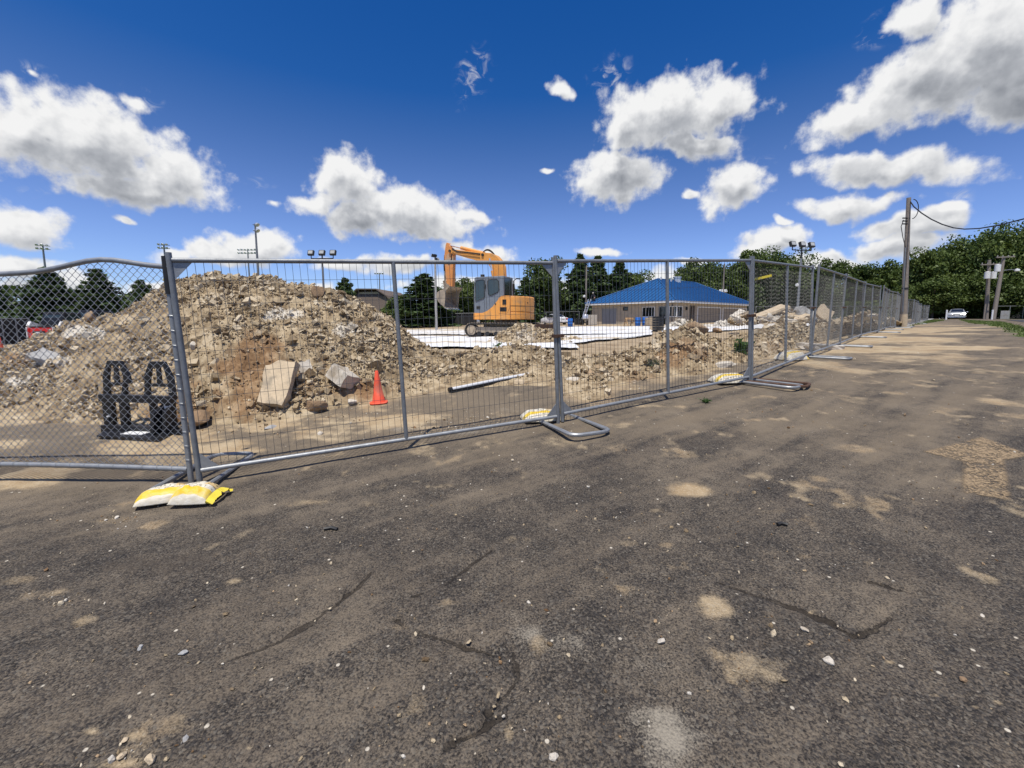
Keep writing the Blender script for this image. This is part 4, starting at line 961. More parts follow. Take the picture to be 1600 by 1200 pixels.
# ------------------------------------------------------------------ excavator
def excavator():
    d0 = 20.0; X0 = (791 - 800) / F * d0 * 1.0; yaw = R(25)
    fw = np.array((-math.cos(yaw), math.sin(yaw))); lf = np.array((-math.sin(yaw), -math.cos(yaw)))      # forward, left
    zb = float(zg(X0, d0)); t = thing('excavator', 'orange crawler excavator with grey cab and raised boom on the white sheets', 'excavator', (X0, d0, zb))
    t.rotation_euler = (0, 0, math.atan2(fw[1], fw[0]))
    def loc(px, py, y0):
        """pixel -> local (x forward, z up) in the plane y = y0"""
        r = ray(px, py); o = np.array((X0, d0)) + lf * y0
        # (k r).xy = o + x fw
        A = np.array(((r[0], -fw[0]), (r[1], -fw[1]))); k, x = np.linalg.solve(A, o)
        return (x, EYE + r[2] * k - zb)
    def poly(pts, y0): return [loc(a, b, y0) for a, b in pts]
    O, G_, K = M['orange'], M['cabgrey'], M['dark']
    # tracks
    for s_ in (1, -1):
        yc = .90 * s_; w = .46; tr = MB(); pts = []
        for k in range(9): a = R(90 + k * 22.5); pts.append((1.32 + -(-.0) + .33 * math.cos(a - math.pi) , .345 + .33 * math.sin(a)))
        path = [(-1.30 + .33 * math.cos(a), .345 + .33 * math.sin(a)) for a in np.linspace(R(90), R(270), 10)] + [(1.30 + .33 * math.cos(a), .345 + .33 * math.sin(a)) for a in np.linspace(R(-90), R(90), 10)]
        inner = [(-1.30 + .27 * math.cos(a), .345 + .27 * math.sin(a)) for a in np.linspace(R(90), R(270), 10)] + [(1.30 + .27 * math.cos(a), .345 + .27 * math.sin(a)) for a in np.linspace(R(-90), R(90), 10)]
        n = len(path); v = [(x, yc - w / 2, z) for x, z in path] + [(x, yc + w / 2, z) for x, z in path] + [(x, yc - w / 2, z) for x, z in inner] + [(x, yc + w / 2, z) for x, z in inner]
        f = []
        for i in range(n):
            j = (i + 1) % n; f += [(i, j, j + n, i + n), (i + 2 * n, i + 3 * n, j + 3 * n, j + 2 * n), (i, i + 2 * n, j + 2 * n, j), (i + n, j + n, j + 3 * n, i + 3 * n)]
        to = MB().add(v, f).build('crawler_track', M['rubber'], t)
        sh = MB(); L = []
        for i in range(n):
            a, b = Vector((path[i][0], 0, path[i][1])), Vector((path[(i + 1) % n][0], 0, path[(i + 1) % n][1])); m_ = max(1, int((b - a).length / .13))
            for q in range(m_): L.append((a + (b - a) * (q + .5) / m_, (b - a).normalized()))
        for p_, dr in L:
            sh.box((p_.x, yc, p_.z), (.07, w, .03), Euler((0, -math.atan2(dr.z, dr.x), 0)))
        sh.build('track_shoes', M['mudsteel'], to, kind='stuff')
        fr = MB().box((0, yc, .36), (2.35, w * .55, .26)).build('track_frame', M['mudsteel'], to)
        for x, r_ in ((1.30, .24), (-1.30, .25)):
            wh = MB(); wh.tube([(x, yc - w * .42, .345), (x, yc + w * .42, .345)], r_, 18)
            wh.tube([(x, yc + .19, .345), (x, yc + .22, .345)], .14, 14); wh.build('idler_wheel', M['mudsteel'] if x > 0 else M['conc'], to, True)
        for x in np.linspace(-.9, .9, 5):
            MB().tube([(x, yc - w * .4, .17), (x, yc + w * .4, .17)], .11, 12).build('track_roller', M['dark'], to, True)
    MB().box((0, 0, .52), (1.7, 1.4, .28)).tube([(0, 0, .6), (0, 0, .86)], .55, 24).build('undercarriage', M['mudsteel'], t)
    # dozer blade behind
    bl = MB(); bl.prism([(-2.02, .10), (-1.93, .12), (-1.90, .35), (-1.98, .62), (-2.06, .62), (-1.99, .35)], -1.15, 1.15)
    bl.bar((-1.9, .45, .4), (-.9, .45, .42), .12, .16).bar((-1.9, -.45, .4), (-.9, -.45, .42), .12, .16); bl.build('dozer_blade', M['rust'], t, bevel=.01)
    # house: plan outline with a rounded tail, lofted and bevelled
    zt, zl = loc(800, 462, 1.15)[1], loc(745, 500, 1.15)[1]
    plan = [(1.15, -1.12), (1.15, 1.12)] + [(-.55 - .72 * math.sin(a), 1.12 * math.cos(a) ** .75 if math.cos(a) > 0 else 0) for a in np.linspace(0, R(90), 9)] + [(-.55 - .72 * math.sin(a), -1.12 * abs(math.cos(a)) ** .75) for a in np.linspace(R(90), R(0), 9)[1:]]
    MB().prism(plan, zl + .02, zl + .34, 'xy').build('turntable_deck', O, t, bevel=.03)
    rear = [(x, y) for x, y in plan if x < -.5]
    tail = [(-.42, -1.10)] + [(-.42, 1.10)] + [p_ for p_ in plan if p_[0] <= -.55]
    MB().prism([(x * 1.0, y) for x, y in tail], zl + .345, zt, 'xy').build('counterweight', O, t, bevel=.06)
    MB().prism([(-.415, -.2), (.30, -.2), (.30, -1.10), (-.415, -1.10)], zl + .345, zt - .02, 'xy').build('engine_cover', O, t, bevel=.04)
    ctr = MB(); ctr.prism([(x * 1.006 - .0, y * 1.006) for x, y in tail], zl + .62, zl + .64, 'xy'); ctr.build('tail_seam', M['rubber'], t)
    MB().prism([(-1.20, -.55), (-1.12, -.6), (-1.12, .6), (-1.20, .55)], zt + .002, zt + .03, 'xy').build('tail_top_plate', K, t)
    # near side: orange side cover under the sweeping cab line
    y0 = 1.125
    side = poly([(740.5,499),(740.5,492.5),(752,490),(762,485.5),(770,479),(777,470),(783,463.5),(789,462),(797,462),(797,499)], y0)
    MB().prism(side, y0 - .12, y0 + .02).build('side_cover', O, t, bevel=.012)
    door = poly([(779,489),(779,466),(783,462.6),(796,462.6),(797.0,470),(796.5,482),(792,489)], y0 + .02)
    MB().prism(door, y0 - .01, y0 + .035).build('side_hatch', O, t, bevel=.012)
    for q in ([(785,476),(785,468),(791,468),(791,476)], [(781,486.5),(781,480),(791.5,480),(791.5,486.5)]):
        P_ = poly(q, y0 + .04); xs = [a for a, _ in P_]; zs = [b for _, b in P_]
        gr = MB().prism(P_, y0 + .02, y0 + .042).build('vent_grille', M['dark'], t)
        lv = MB()
        for z in np.linspace(min(zs) + .02, max(zs) - .02, 5): lv.box(((min(xs) + max(xs)) / 2, y0 + .047, z), ((max(xs) - min(xs)) * .92, .012, .018))
        lv.build('louvre', M['rubber'], gr)
    MB().tube([(*loc(774.5, 475, y0)[:1], y0 + .02, loc(774.5, 475, y0)[1]), (loc(774.5, 475, y0)[0], y0 + .035, loc(774.5, 475, y0)[1])], .035, 10).build('filler_cap', M['rubber'], t)
    MB().box((loc(823, 475, .2)[0] * 0 - 1.25, .35, zl + .78), (.03, .08, .05)).build('tail_lamp', M['rubber'], t)
    # cab
    yc1, yc0 = 1.10, .12
    cabp = poly([(741,492.5),(740.5,452),(741.5,437),(745,433.5),(760,432),(782,431.8),(785,433.5),(785.5,440),(787,461.5),(783,463.5),(777,470),(770,479),(762,485.5),(752,490)], y0)
    MB().prism(cabp, yc1 - .05, yc1 + .015).build('cab_side', G_, t, bevel=.012)
    xs = [a for a, _ in cabp]; zs = [b for _, b in cabp]; x1, x0_ = max(xs), min(xs); ztop = max(zs)
    MB().box(((x1 + x0_) / 2, (yc0 + yc1) / 2 - .03, ztop - .04), (x1 - x0_ - .06, yc1 - yc0, .09)).build('cab_roof', G_, t, bevel=.03)
    MB().prism([(a, b) for a, b in cabp], yc0, yc0 + .05).build('cab_side', G_, t)
    for yy in (yc0 + .04, yc1 - .06): MB().bar((x1 - .03, yy, zl + .34), (x1 - .03, yy, ztop - .04), .06).build('cab_pillar', G_, t)
    for yy in (yc0 + .04, yc1 - .06): MB().bar((x0_ + .06, yy, zt), (x0_ + .05, yy, ztop - .04), .07).build('cab_pillar', G_, t)
    MB().box((x0_ + .045, (yc0 + yc1) / 2, (zt + ztop) / 2), (.02, yc1 - yc0 - .12, ztop - zt - .1)).build('rear_window', M['glass'], t)
    MB().box((x1 - .02, (yc0 + yc1) / 2, (zl + .5 + ztop) / 2), (.02, yc1 - yc0 - .12, ztop - zl - .65)).build('front_window', M['glass'], t)
    MB().box(((x0_ + x1) / 2, (yc0 + yc1) / 2, zl + .4), (x1 - x0_ - .15, yc1 - yc0 - .1, .08)).build('cab_floor', K, t)
    st = MB().box((.35, .6, zl + .72), (.5, .5, .14)).box((.12, .6, zl + 1.1), (.13, .48, .75)); st.build('operator_seat', M['rubber'], t, bevel=.04)
    for q, nm in (([(743,471),(742.5,443),(744,438.5),(749,437.5),(754.5,437),(757,438.5),(757.3,463),(755.5,466)], 'front_side_window'), ([(762.5,459),(761.5,440),(763,436.5),(776,436),(778.5,439),(779.5,452),(777.5,456.5),(768,461),(764.5,461.5)], 'rear_side_window')):
        P_ = poly(q, y0 + .016); w_ = MB().prism(P_, y0 - .005, y0 + .003).build(nm, M['glass'], t)
        cx, cz = np.mean([a for a, _ in P_]), np.mean([b for _, b in P_])
        fr = MB(); n = len(P_)
        fr.tube([(a, y0 + .004, b) for a, b in P_], .016, 6, closed=True); fr.build('window_seal', M['rubber'], w_, True)
    a, b = loc(758.8, 436, y0), loc(760.2, 483, y0); MB().bar((a[0], y0 - .009, a[1]), (b[0], y0 - .009, b[1]), .012, .012).build('door_gap', M['rubber'], t)
    a = loc(745, 480.5, y0); MB().box((a[0] - .08, y0 + .0, a[1]), (.19, .03, .12)).build('door_handle', M['rubber'], t, bevel=.01)
    a = loc(759, 448, y0); MB().box((a[0], y0 + .01, a[1]), (.03, .03, .2)).build('grab_rail', M['rubber'], t)
    a = loc(754, 429.5, .8); MB().box((a[0], .8, ztop + .07), (.14, .14, .13)).build('beacon', M['rubber'], t)
    a = loc(802, 432, -.4); MB().tube([(-.2, -.4, zt), (-.2, -.4, ztop - .1), (-.35, -.4, ztop), (-.55, -.4, ztop - .02)], .025, 6).build('exhaust_pipe', M['dark'], t)
    # boom, stick and bucket in the middle plane
    yb = -.12; w = .17
    bm = poly([(784,470),(773,448),(771.5,430),(770,421),(765.5,413.5),(756,410),(737,405),(707.5,396.5),(704,392.5),(706,389.5),(717,391),(740,393.5),(752,395),(769,396),(778,400),(785,408),(788.8,417),(789.5,430),(791,450),(796,470)], yb)
    MB().prism(bm, yb - w, yb + w).build('boom', O, t, bevel=.02)
    for q in ((706, 393), (757, 399)):
        a = loc(*q, yb); MB().tube([(a[0], yb - w - .05, a[1]), (a[0], yb + w + .05, a[1])], .07, 12).build('pivot_pin', M['rubber'], t, True)
    stk = poly([(698.5,383),(700,379.5),(703,380.5),(705,386),(708,388.5),(710.5,397),(710,412),(708.8,449),(704,452),(700,449),(698,425),(696.3,400)], yb)
    MB().prism(stk, yb - .13, yb + .13).build('stick', M['orange2'], t, bevel=.015)
    def cyl(p0, p1, yy, r0, r1, split, nm):
        a, b = np.array(loc(*p0, yy)), np.array(loc(*p1, yy)); mid = a + (b - a) * split
        o = MB().tube([(mid[0], yy, mid[1]), (b[0], yy, b[1])], r0, 12).build(nm, O if nm != 'bucket_cylinder' else M['rubber'], t, True)
        MB().tube([(a[0], yy, a[1]), (mid[0], yy, mid[1])], r1, 10).build('rod', M['alu'] if nm != 'bucket_cylinder' else M['mudsteel'], o, True)
    cyl((700.5, 382.5), (757, 396), yb, .085, .045, .36, 'stick_cylinder')
    cyl((695.5, 440), (696.0, 399), yb, .075, .04, .40, 'bucket_cylinder')
    for yy in (yb - .30, yb + .30): cyl((765, 404), (775, 452), yy, .075, .045, .4, 'boom_cylinder')
    lk = MB()
    for q0, q1 in (((695.5, 439), (701, 446)), ((695.5, 439), (697.5, 452))):
        a, b = loc(*q0, yb), loc(*q1, yb)
        for yy in (yb - .12, yb + .12): lk.bar((a[0], yy, a[1]), (b[0], yy, b[1]), .05, .10)
    lk.build('bucket_linkage', M['mudsteel'], t)
    hs = MB()
    for k in range(3):
        a, b, c_ = loc(752 + k * 2, 395, yb), loc(760 + k * 2, 389 - k * .6, yb), loc(771 + k * 1.5, 398, yb); yy = yb + .1 * (k - 1)
        hs.tube([(a[0] + (b[0] - a[0]) * u * 2 * (1 - u) + (c_[0] - a[0]) * u * u, yy, a[1] * (1 - u) ** 2 + 2 * (b[1] + .12) * u * (1 - u) + c_[1] * u * u) for u in np.linspace(0, 1, 8)], .022, 6)
    for k in range(2):
        pp = [loc(706, 388, yb + .2), loc(714, 392.5, yb + .2), loc(730, 394, yb + .2), loc(750, 396.5, yb + .2)]; hs.tube([(x, yb + w + .02 + .04 * k, z - .03 * k) for x, z in pp], .018, 6)
    pp = [loc(706, 397, yb + .14), loc(705.5, 405, yb + .14), loc(702.5, 410, yb + .14), loc(700, 411, yb + .14)]; hs.tube([(x, yb + .15, z) for x, z in pp], .022, 6)
    hs.build('hydraulic_hoses', M['cable'], t, True)
    # bucket: curved shell, two cheeks, cutting edge and teeth; mouth turned towards the machine
    hw = .62; yn = yb + hw
    prof = poly([(702,447),(697,450.5),(688,453.5),(683,457),(682,464),(684.5,470.5),(689,475.5),(694.5,480)], yn)
    mouth_top = loc(696.5, 455.5, yn); shell = MB(); th = .03
    c0 = np.mean(prof, 0); inn = [(x + (c0[0] - .35 - x) * .09, z + (c0[1] - z) * .06) for x, z in prof]
    n = len(prof); v = [(x, yb - hw, z) for x, z in prof] + [(x, yb + hw, z) for x, z in prof] + [(x, yb - hw, z) for x, z in inn] + [(x, yb + hw, z) for x, z in inn]
    f = []
    for i in range(n - 1): f += [(i, i + 1, i + 1 + n, i + n), (i + 2 * n, i + 3 * n, i + 1 + 3 * n, i + 1 + 2 * n), (i, i + 2 * n, i + 1 + 2 * n, i + 1), (i + n, i + 1 + n, i + 1 + 3 * n, i + 3 * n)]
    f += [(0, n, 3 * n, 2 * n), (n - 1, 3 * n - 1, 4 * n - 1, 2 * n - 1)]
    bk = shell.add(v, f).build('bucket', M['mudsteel'], t)
    chk = prof + [mouth_top]
    for yy in (yb - hw - .02, yb + hw - .015): MB().prism(chk, yy, yy + .035).build('bucket_cheek', M['mudsteel'], bk)
    e0, e1 = prof[-1], prof[-2]; dx_, dz_ = e0[0] - e1[0], e0[1] - e1[1]; q = math.hypot(dx_, dz_)
    MB().bar((e0[0], yb - hw, e0[1]), (e0[0], yb + hw, e0[1]), .10, .04).build('cutting_edge', M['mudsteel'], bk)
    for k in range(5):
        yy = yb - hw + .1 + k * (2 * hw - .2) / 4
        MB().prism([(e0[0] + .05, e0[1] + .05), (e0[0] + .03, e0[1] - .04), (e0[0] + dx_ / q * .19, e0[1] + dz_ / q * .19)], yy - .05, yy + .05).build('tooth', M['alu'], bk)
    a = loc(703, 449, yb); lug = MB()
    for yy in (yb - .16, yb + .13): lug.prism([(a[0] - .22, a[1] - .12), (a[0] + .28, a[1] - .10), (a[0] + .22, a[1] + .10), (a[0] - .02, a[1] + .14)], yy, yy + .03)
    lug.build('bucket_lugs', M['mudsteel'], bk)
    return t
exc = excavator()

# ------------------------------------------------------------------ compact track loaders behind the mound
def loader(label, px, py_top, d, rz, k=1.0):
    p = at(px, 500, d); zb = float(zg(p[0], p[1]))
    t = thing('track_loader', label, 'loader', (p[0], p[1], zb), rz, 'red and white loaders parked behind the mound'); t.scale = (k, k, k)
    for s_ in (1, -1):
        path = [(-.85, .02), (.75, .02), (1.0, .30), (.55, .62), (-.75, .62), (-1.05, .30)]
        MB().prism(path, s_ * .72 - .2, s_ * .72 + .2).build('crawler_track', M['rubber'], t, bevel=.05)
    MB().prism([(-1.25, .45), (.9, .40), (.9, .85), (-.2, 1.05), (-1.30, 1.20)], -.55, .55).build('body', M['carwhite'], t, bevel=.04)
    MB().box((-1.31, 0, .88), (.10, 1.05, .82)).build('rear_door', M['red'], t, bevel=.05)
    MB().box((-1.30, 0, 1.31), (.14, .9, .06)).build('rear_screen', M['dark'], t, bevel=.02)
    MB().box((-1.375, .05, 1.02), (.02, .5, .16)).build('rear_grille', M['dark'], t)
    MB().box((-1.385, .08, 1.02), (.02, .18, .08)).build('number_plate', M['sticker'], t)
    for y in (-.46, .46): MB().box((-1.35, y, 1.15), (.06, .10, .16)).build('tail_lamp', M['lens_red'], t)
    for y in (-.5, .5): MB().box((-1.33, y * 1.07, .88), (.12, .06, .84)).build('rear_frame', M['carwhite'], t, bevel=.02)
    MB().prism([(-.55, 1.0), (.72, .62), (.80, 1.45), (.60, 2.02), (-.45, 2.06), (-.68, 1.5)], -.46, .46).build('cab_frame', M['blk'], t, bevel=.04)
    for y in (-.475, .475): MB().prism([(-.42, 1.22), (.55, 1.08), (.62, 1.45), (.48, 1.90), (-.36, 1.93), (-.5, 1.5)], y - .008, y + .008).build('side_window', M['glass'], t)
    MB().box((-.58, 0, 1.68), (.02, .7, .45), (0, .2, 0)).build('rear_window', M['glass'], t)
    for y in (-.66, .66):
        MB().prism([(-1.15, 1.36), (-1.0, 1.58), (.75, 1.02), (1.35, .42), (1.22, .30), (.62, .86), (-.9, 1.22)], y - .07, y + .07).build('lift_arm', M['carwhite'], t, bevel=.02)
        MB().prism([(-1.0, .78), (-.1, .74), (-.1, .95), (-.9, 1.02)], y - .11, y + .11).build('side_stripe', M['red'], t)
        MB().prism([(-.9, .82), (-.3, .79), (-.3, .86), (-.9, .90)], y - .115, y + .115).build('dark_decal', M['dark'], t)
        MB().tube([(-.9, y * .92, 1.0), (.3, y * .92, .95)], .05, 8).build('lift_cylinder', M['alu'], t, True)
    MB().prism([(1.25, .10), (1.9, .08), (1.9, .12), (1.35, .18), (1.25, .65), (1.2, .65)], -.8, .8).build('bucket', M['dark'], t)
    return t
loader('red and white track loader seen from behind at the left, beside the black screen fence', 97, 490, 22, R(102), 1.0)
loader('white and red track loader with black cab, right of the red rear door one', 150, 480, 24.5, R(96), 1.06)

# ------------------------------------------------------------------ blue roofed building
def building():
    Cx, Cy = (1055 - 800) / F * 46 * .992, 46.0; a = R(38); zb = float(zg(Cx, Cy)) - .08
    lf = np.array((-math.sin(a), math.cos(a))); rt = np.array((math.cos(a), math.sin(a))); L1, L2 = 13.1, 19.6
    t = thing('concession_building', 'low tan building with a blue metal hip roof and white fascia', 'building', (Cx, Cy, zb), a)
    # local axes: x along the right facade, y along the left facade (away)
    def uL(px): k = (px - 800) / F; return (Cx - k * Cy) / (math.sin(a) + k * math.cos(a))
    def uR(px): k = (px - 800) / F; return (k * Cy - Cx) / (math.cos(a) - k * math.sin(a))
    oh = .62; i0 = oh; H = 2.55; eave = H
    W_ = M['wall']
    def wall(nm, x0, y0, x1, y1, ops):
        """wall from (x0,y0) to (x1,y1) with real openings; ops: (u0,u1,z0,z1)"""
        d = np.array((x1 - x0, y1 - y0)); L = np.hypot(*d); d = d / L; mb = MB(); us = sorted({0, L, *[o[0] for o in ops], *[o[1] for o in ops]})
        nrm = np.array((d[1], -d[0]))
        for u0, u1 in zip(us, us[1:]):
            op = [o for o in ops if o[0] <= u0 + 1e-4 and o[1] >= u1 - 1e-4]; z = [(-.4, H)]
            if op: z = [(-.4, op[0][2]), (op[0][3], H)]
            for z0, z1 in z:
                if z1 - z0 < .02: continue
                c = np.array((x0, y0)) + d * (u0 + u1) / 2 - nrm * .1
                mb.box((c[0], c[1], (z0 + z1) / 2), (u1 - u0, .2, z1 - z0), (0, 0, math.atan2(d[1], d[0])))
        return mb.build(nm, W_, t)
    def onL(u, off): return (i0 - off, i0 + u)              # left facade: outward is -x
    def onR(u, off): return (i0 + u, i0 - off)              # right facade: outward is -y
    def rect(nm, side, u0, u1, z0, z1, off, th, m, parent=None):
        p = (onL if side == 'L' else onR)((u0 + u1) / 2, off); d = (th, u1 - u0, z1 - z0) if side == 'L' else (u1 - u0, th, z1 - z0)
        return MB().box((p[0], p[1], (z0 + z1) / 2), d).build(nm, m, parent or t)
    def framed(nm, side, u0, u1, z0, z1, parts, fm, pm, depth=-.08):
        u0, u1 = min(u0, u1), max(u0, u1); w = .07
        fr = MB()
        for (a0, a1, b0, b1) in ((u0, u0 + w, z0, z1), (u1 - w, u1, z0, z1), (u0 + w, u1 - w, z0, z0 + w), (u0 + w, u1 - w, z1 - w, z1)):
            p = (onL if side == 'L' else onR)((a0 + a1) / 2, .015); fr.box((p[0], p[1], (b0 + b1) / 2), (.06, a1 - a0, b1 - b0) if side == 'L' else (a1 - a0, .06, b1 - b0))
        win = fr.build(nm, fm, t)
        n = parts; du = (u1 - u0 - 2 * w) / n
        for k in range(n):
            rect('pane', side, u0 + w + k * du, u0 + w + (k + 1) * du - (.035 if k < n - 1 else 0), z0 + w, z1 - w, depth, .02, pm, win)
            if k: rect('mullion', side, u0 + w + k * du - .035, u0 + w + k * du, z0 + w, z1 - w, depth + .02, .04, fm, win)
        return win
    wl = lambda px: uL(px) - i0
    wr = lambda px: uR(px) - i0
    opsL = [(wl(957), wl(934.5), .0, 2.1), (wl(975), wl(967.5), 1.75, 2.2), (wl(1016.5), wl(997), .95, 2.15), (wl(1035), wl(1023), .0, 2.15), (wl(1051), wl(1039), .95, 2.15)]
    wall('wall', i0, L1 - i0, i0, i0 + .2, [(L1 - 2 * i0 - b_, L1 - 2 * i0 - a_, c, d) for a_, b_, c, d in opsL])
    opsR = [(wr(1064), wr(1072), .95, 2.15), (wr(1083), wr(1092), .0, 2.3), (wr(1095), wr(1131), .0, 2.2), (wr(1134), wr(1171), .0, 2.2)]
    wall('wall', i0, i0, L2 - i0, i0, opsR)
    wall('wall', L2 - i0, i0 + .2, L2 - i0, L1 - i0, []); wall('wall', L2 - i0, L1 - i0, i0 + .2, L1 - i0, [])
    dd = opsL[0]; mid = (dd[0] + dd[1]) / 2
    for (u0, u1) in ((dd[0], mid - .02), (mid + .02, dd[1])): rect('steel_door', 'L', u0, u1, .0, 2.1, -.1, .06, M['doorg'])
    framed('vent_window', 'L', *opsL[1][:2], 1.75, 2.2, 1, M['dark'], M['winglass'])
    framed('window', 'L', *opsL[2][:2], .95, 2.15, 4, M['white'], M['winglass'])
    dr = framed('door', 'L', *opsL[3][:2], .0, 2.15, 2, M['doorg'], M['winglass'])
    rect('door_rail', 'L', opsL[3][0] + .07, opsL[3][1] - .07, .85, 1.0, -.03, .05, M['doorg'], dr)
    framed('window', 'L', *opsL[4][:2], .95, 2.15, 3, M['white'], M['winglass'])
    framed('window', 'R', *opsR[0][:2], .95, 2.15, 2, M['white'], M['winglass'])
    u = wr(1077.5); rect('wall_lamp', 'R', u - .1, u + .1, 1.75, 2.1, .1, .16, M['dark'])
    for (u0, u1, z0, z1), m_ in ((opsR[2], M['doort']), (opsR[3], M['white'])):
        fr = MB(); 
        rect('door_frame', 'R', u0, u0 + .12, 0, 2.2, .02, .08, M['white']); rect('door_frame', 'R', u1 - .12, u1, 0, 2.2, .02, .08, M['white']); rect('door_frame', 'R', u0 + .12, u1 - .12, 2.08, 2.2, .02, .08, M['white'])
        for k in range(4): rect('garage_door_panel', 'R', u0 + .12, u1 - .12, .52 * k, .52 * k + .505, -.08, .05, M['doort'])
    o = opsR[1]; rect('recess_back', 'R', o[0], o[1], 0, 2.3, -.9, .05, M['dark'])
    for k in (.1, .5, .9): rect('recess_post', 'R', o[0] + (o[1] - o[0]) * k - .07, o[0] + (o[1] - o[0]) * k + .07, 0, 2.3, -.05, .14, M['wood'])
    rect('floor_slab', 'R', .3, L2 - 2 * i0 - .3, -.35, -.02, -L1 / 2 + .9, L1 - 2.4, M['concg'])
    # soffit, fascia and roof
    MB().box((L2 / 2, L1 / 2, eave + .03), (L2 - .04, L1 - .04, .04)).build('soffit', M['white'], t)
    MB().box((L2 / 2, 0, eave + .10), (L2, .05, .24)).build('fascia', M['white'], t); MB().box((L2 / 2, L1, eave + .10), (L2, .05, .24)).build('fascia', M['white'], t)
    MB().box((0, L1 / 2, eave + .10), (.05, L1 - .06, .24)).build('fascia', M['white'], t); MB().box((L2, L1 / 2, eave + .10), (.05, L1 - .06, .24)).build('fascia', M['white'], t)
    rise = 3.15; xa, xb = L1 / 2, L2 - 3.6; e = eave + .225; o_ = .06
    A0, B0, C0, D0 = (-o_, -o_, e), (L2 + o_, -o_, e), (L2 + o_, L1 + o_, e), (-o_, L1 + o_, e); P0, Q0 = (xa, L1 / 2, e + rise), (xb, L1 / 2, e + rise)
    roofs = []
    for nm, pts in (('roof_plane', [A0, P0, D0]), ('roof_plane', [A0, B0, Q0, P0]), ('roof_plane', [B0, C0, Q0]), ('roof_plane', [D0, P0, Q0, C0])):
        n = (Vector(pts[1]) - Vector(pts[0])).cross(Vector(pts[2]) - Vector(pts[0])).normalized(); n = n if n.z > 0 else -n
        k = len(pts); mb = MB().add(list(pts) + [tuple(Vector(p_) - n * .04) for p_ in pts], [tuple(range(k)), tuple(range(k, 2 * k))[::-1]] + [(i, (i + 1) % k, (i + 1) % k + k, i + k) for i in range(k)])
        roofs.append((mb.build(nm, M['blue'], t), pts, n))
    # standing seams up each visible plane
    sp = .56
    for ro, pts, n in roofs[:2]:
        mb = MB(); left = len(pts) == 3
        for k in range(1, int((L1 if left else L2) / sp)):
            u = k * sp
            if left:
                f_ = u / (L1 / 2) if u < L1 / 2 else (L1 - u) / (L1 / 2)
                a_ = Vector((-o_, u, e)); b_ = Vector((xa * f_, u, e + rise * f_))
            else:
                f_ = min(1, u / xa, (L2 - u) / (L2 - xb))
                a_ = Vector((u, -o_, e)); b_ = Vector((u, L1 / 2 * f_, e + rise * f_))
            if f_ > .03: mb.bar(a_ + n * .035, b_ + n * .035, .045, .08, tuple(n))
        mb.build('standing_seams', M['blue'], ro, kind='stuff')
    for a_, b_ in ((A0, P0), (D0, P0), (B0, Q0), (C0, Q0), (P0, Q0)):
        MB().tube([Vector(a_) + Vector((0, 0, .05)), Vector(b_) + Vector((0, 0, .05))], .07, 6).build('ridge_cap', M['blue'], t)
    def onroof(x, f_): return Vector((x, L1 / 2 * f_, e + rise * f_))
    p = onroof(10.9, .97); v = MB().tube([p - Vector((0, 0, .3)), p + Vector((0, 0, .55))], .5, 20); v.tube([p + Vector((0, 0, .5)), p + Vector((0, 0, .62))], .58, 20); v.build('roof_fan', M['alu'], t, True)
    p = onroof(9.0, .93); MB().tube([p - Vector((0, 0, .1)), p + Vector((0, 0, .5))], .11, 10).build('vent_pipe', M['white'], t, True)
    p = onroof(xa + .5, .98); MB().tube([p - Vector((0, 0, .1)), p + Vector((0, 0, .35))], .10, 10).build('vent_pipe', M['white'], t, True)
    p = onroof(6.6, .55); MB().tube([p, p + Vector((0, 0, .22))], .14, 10).build('vent_cap', M['blue'], t, True)
    # power mast with two floodlights at the back
    return t, (Cx, Cy, zb, a, lf, rt, L1, L2)
bld, BI = building()
def atb(u_right, u_left, z=0):
    Cx, Cy, zb, a, lf, rt, L1, L2 = BI; q = np.array((Cx, Cy)) + rt * u_right + lf * u_left; return np.array((q[0], q[1], zb + z))

# ------------------------------------------------------------------ things around the building
def box_thing(name, label, cat, p, dims, m, rz=.6, bevel=.02, group=None):
    o = MB().box((0, 0, dims[2] / 2), dims).build(name, m, None, bevel=bevel); o.location = tuple(p); o.rotation_euler = (0, 0, rz); return tag(o, label, cat, group)
def barrel(label, p, m=None):
    t = thing('plastic_barrel', label, 'barrel', p, 0, 'blue barrels about the building')
    MB().lathe([(.26, 0), (.29, .03), (.29, .28), (.305, .30), (.29, .32), (.29, .60), (.305, .62), (.29, .64), (.29, .86), (.26, .9)], 18).build('barrel_body', m or M['bluep'], t, True)
    MB().lathe([(.24, .89), (.24, .915), (.03, .915)], 16).build('lid', m or M['bluep'], t, True); return t
def gz(x, y): return float(zg(x, y))
def near_wall(px, d): p = at(px, 505, d); p[2] = gz(p[0], p[1]); return p
barrel('blue barrel standing left of its twin below the wide window', near_wall(996.5, 44.5)); barrel('blue barrel nearest to the black crate stack', near_wall(1008, 44.5)); barrel('blue barrel far left of the building, beside the clutter', near_wall(891, 47))
def sawhorse(label, p, rz):
    t = thing('sawhorse', label, 'sawhorse', p, rz)
    MB().box((0, 0, .82), (1.1, .09, .14)).box((0, 0, .70), (1.0, .5, .04)).build('top_beam', M['lumber'], t)
    for x in (-.45, .45):
        for y in (-.3, .3): MB().bar((x, y * .2, .80), (x * 1.08, y, .0), .09, .04).build('leg', M['lumber'], t)
        MB().box((x, 0, .35), (.03, .42, .12)).build('brace', M['lumber'], t)
sawhorse('new lumber sawhorse bench before the tan wall, left of the blue barrels', near_wall(983, 45), .5)
p = near_wall(1016, 44); pal = thing('block_pallet', 'small stack of tan blocks between the blue barrels and black crates', 'block stack', p, .4)
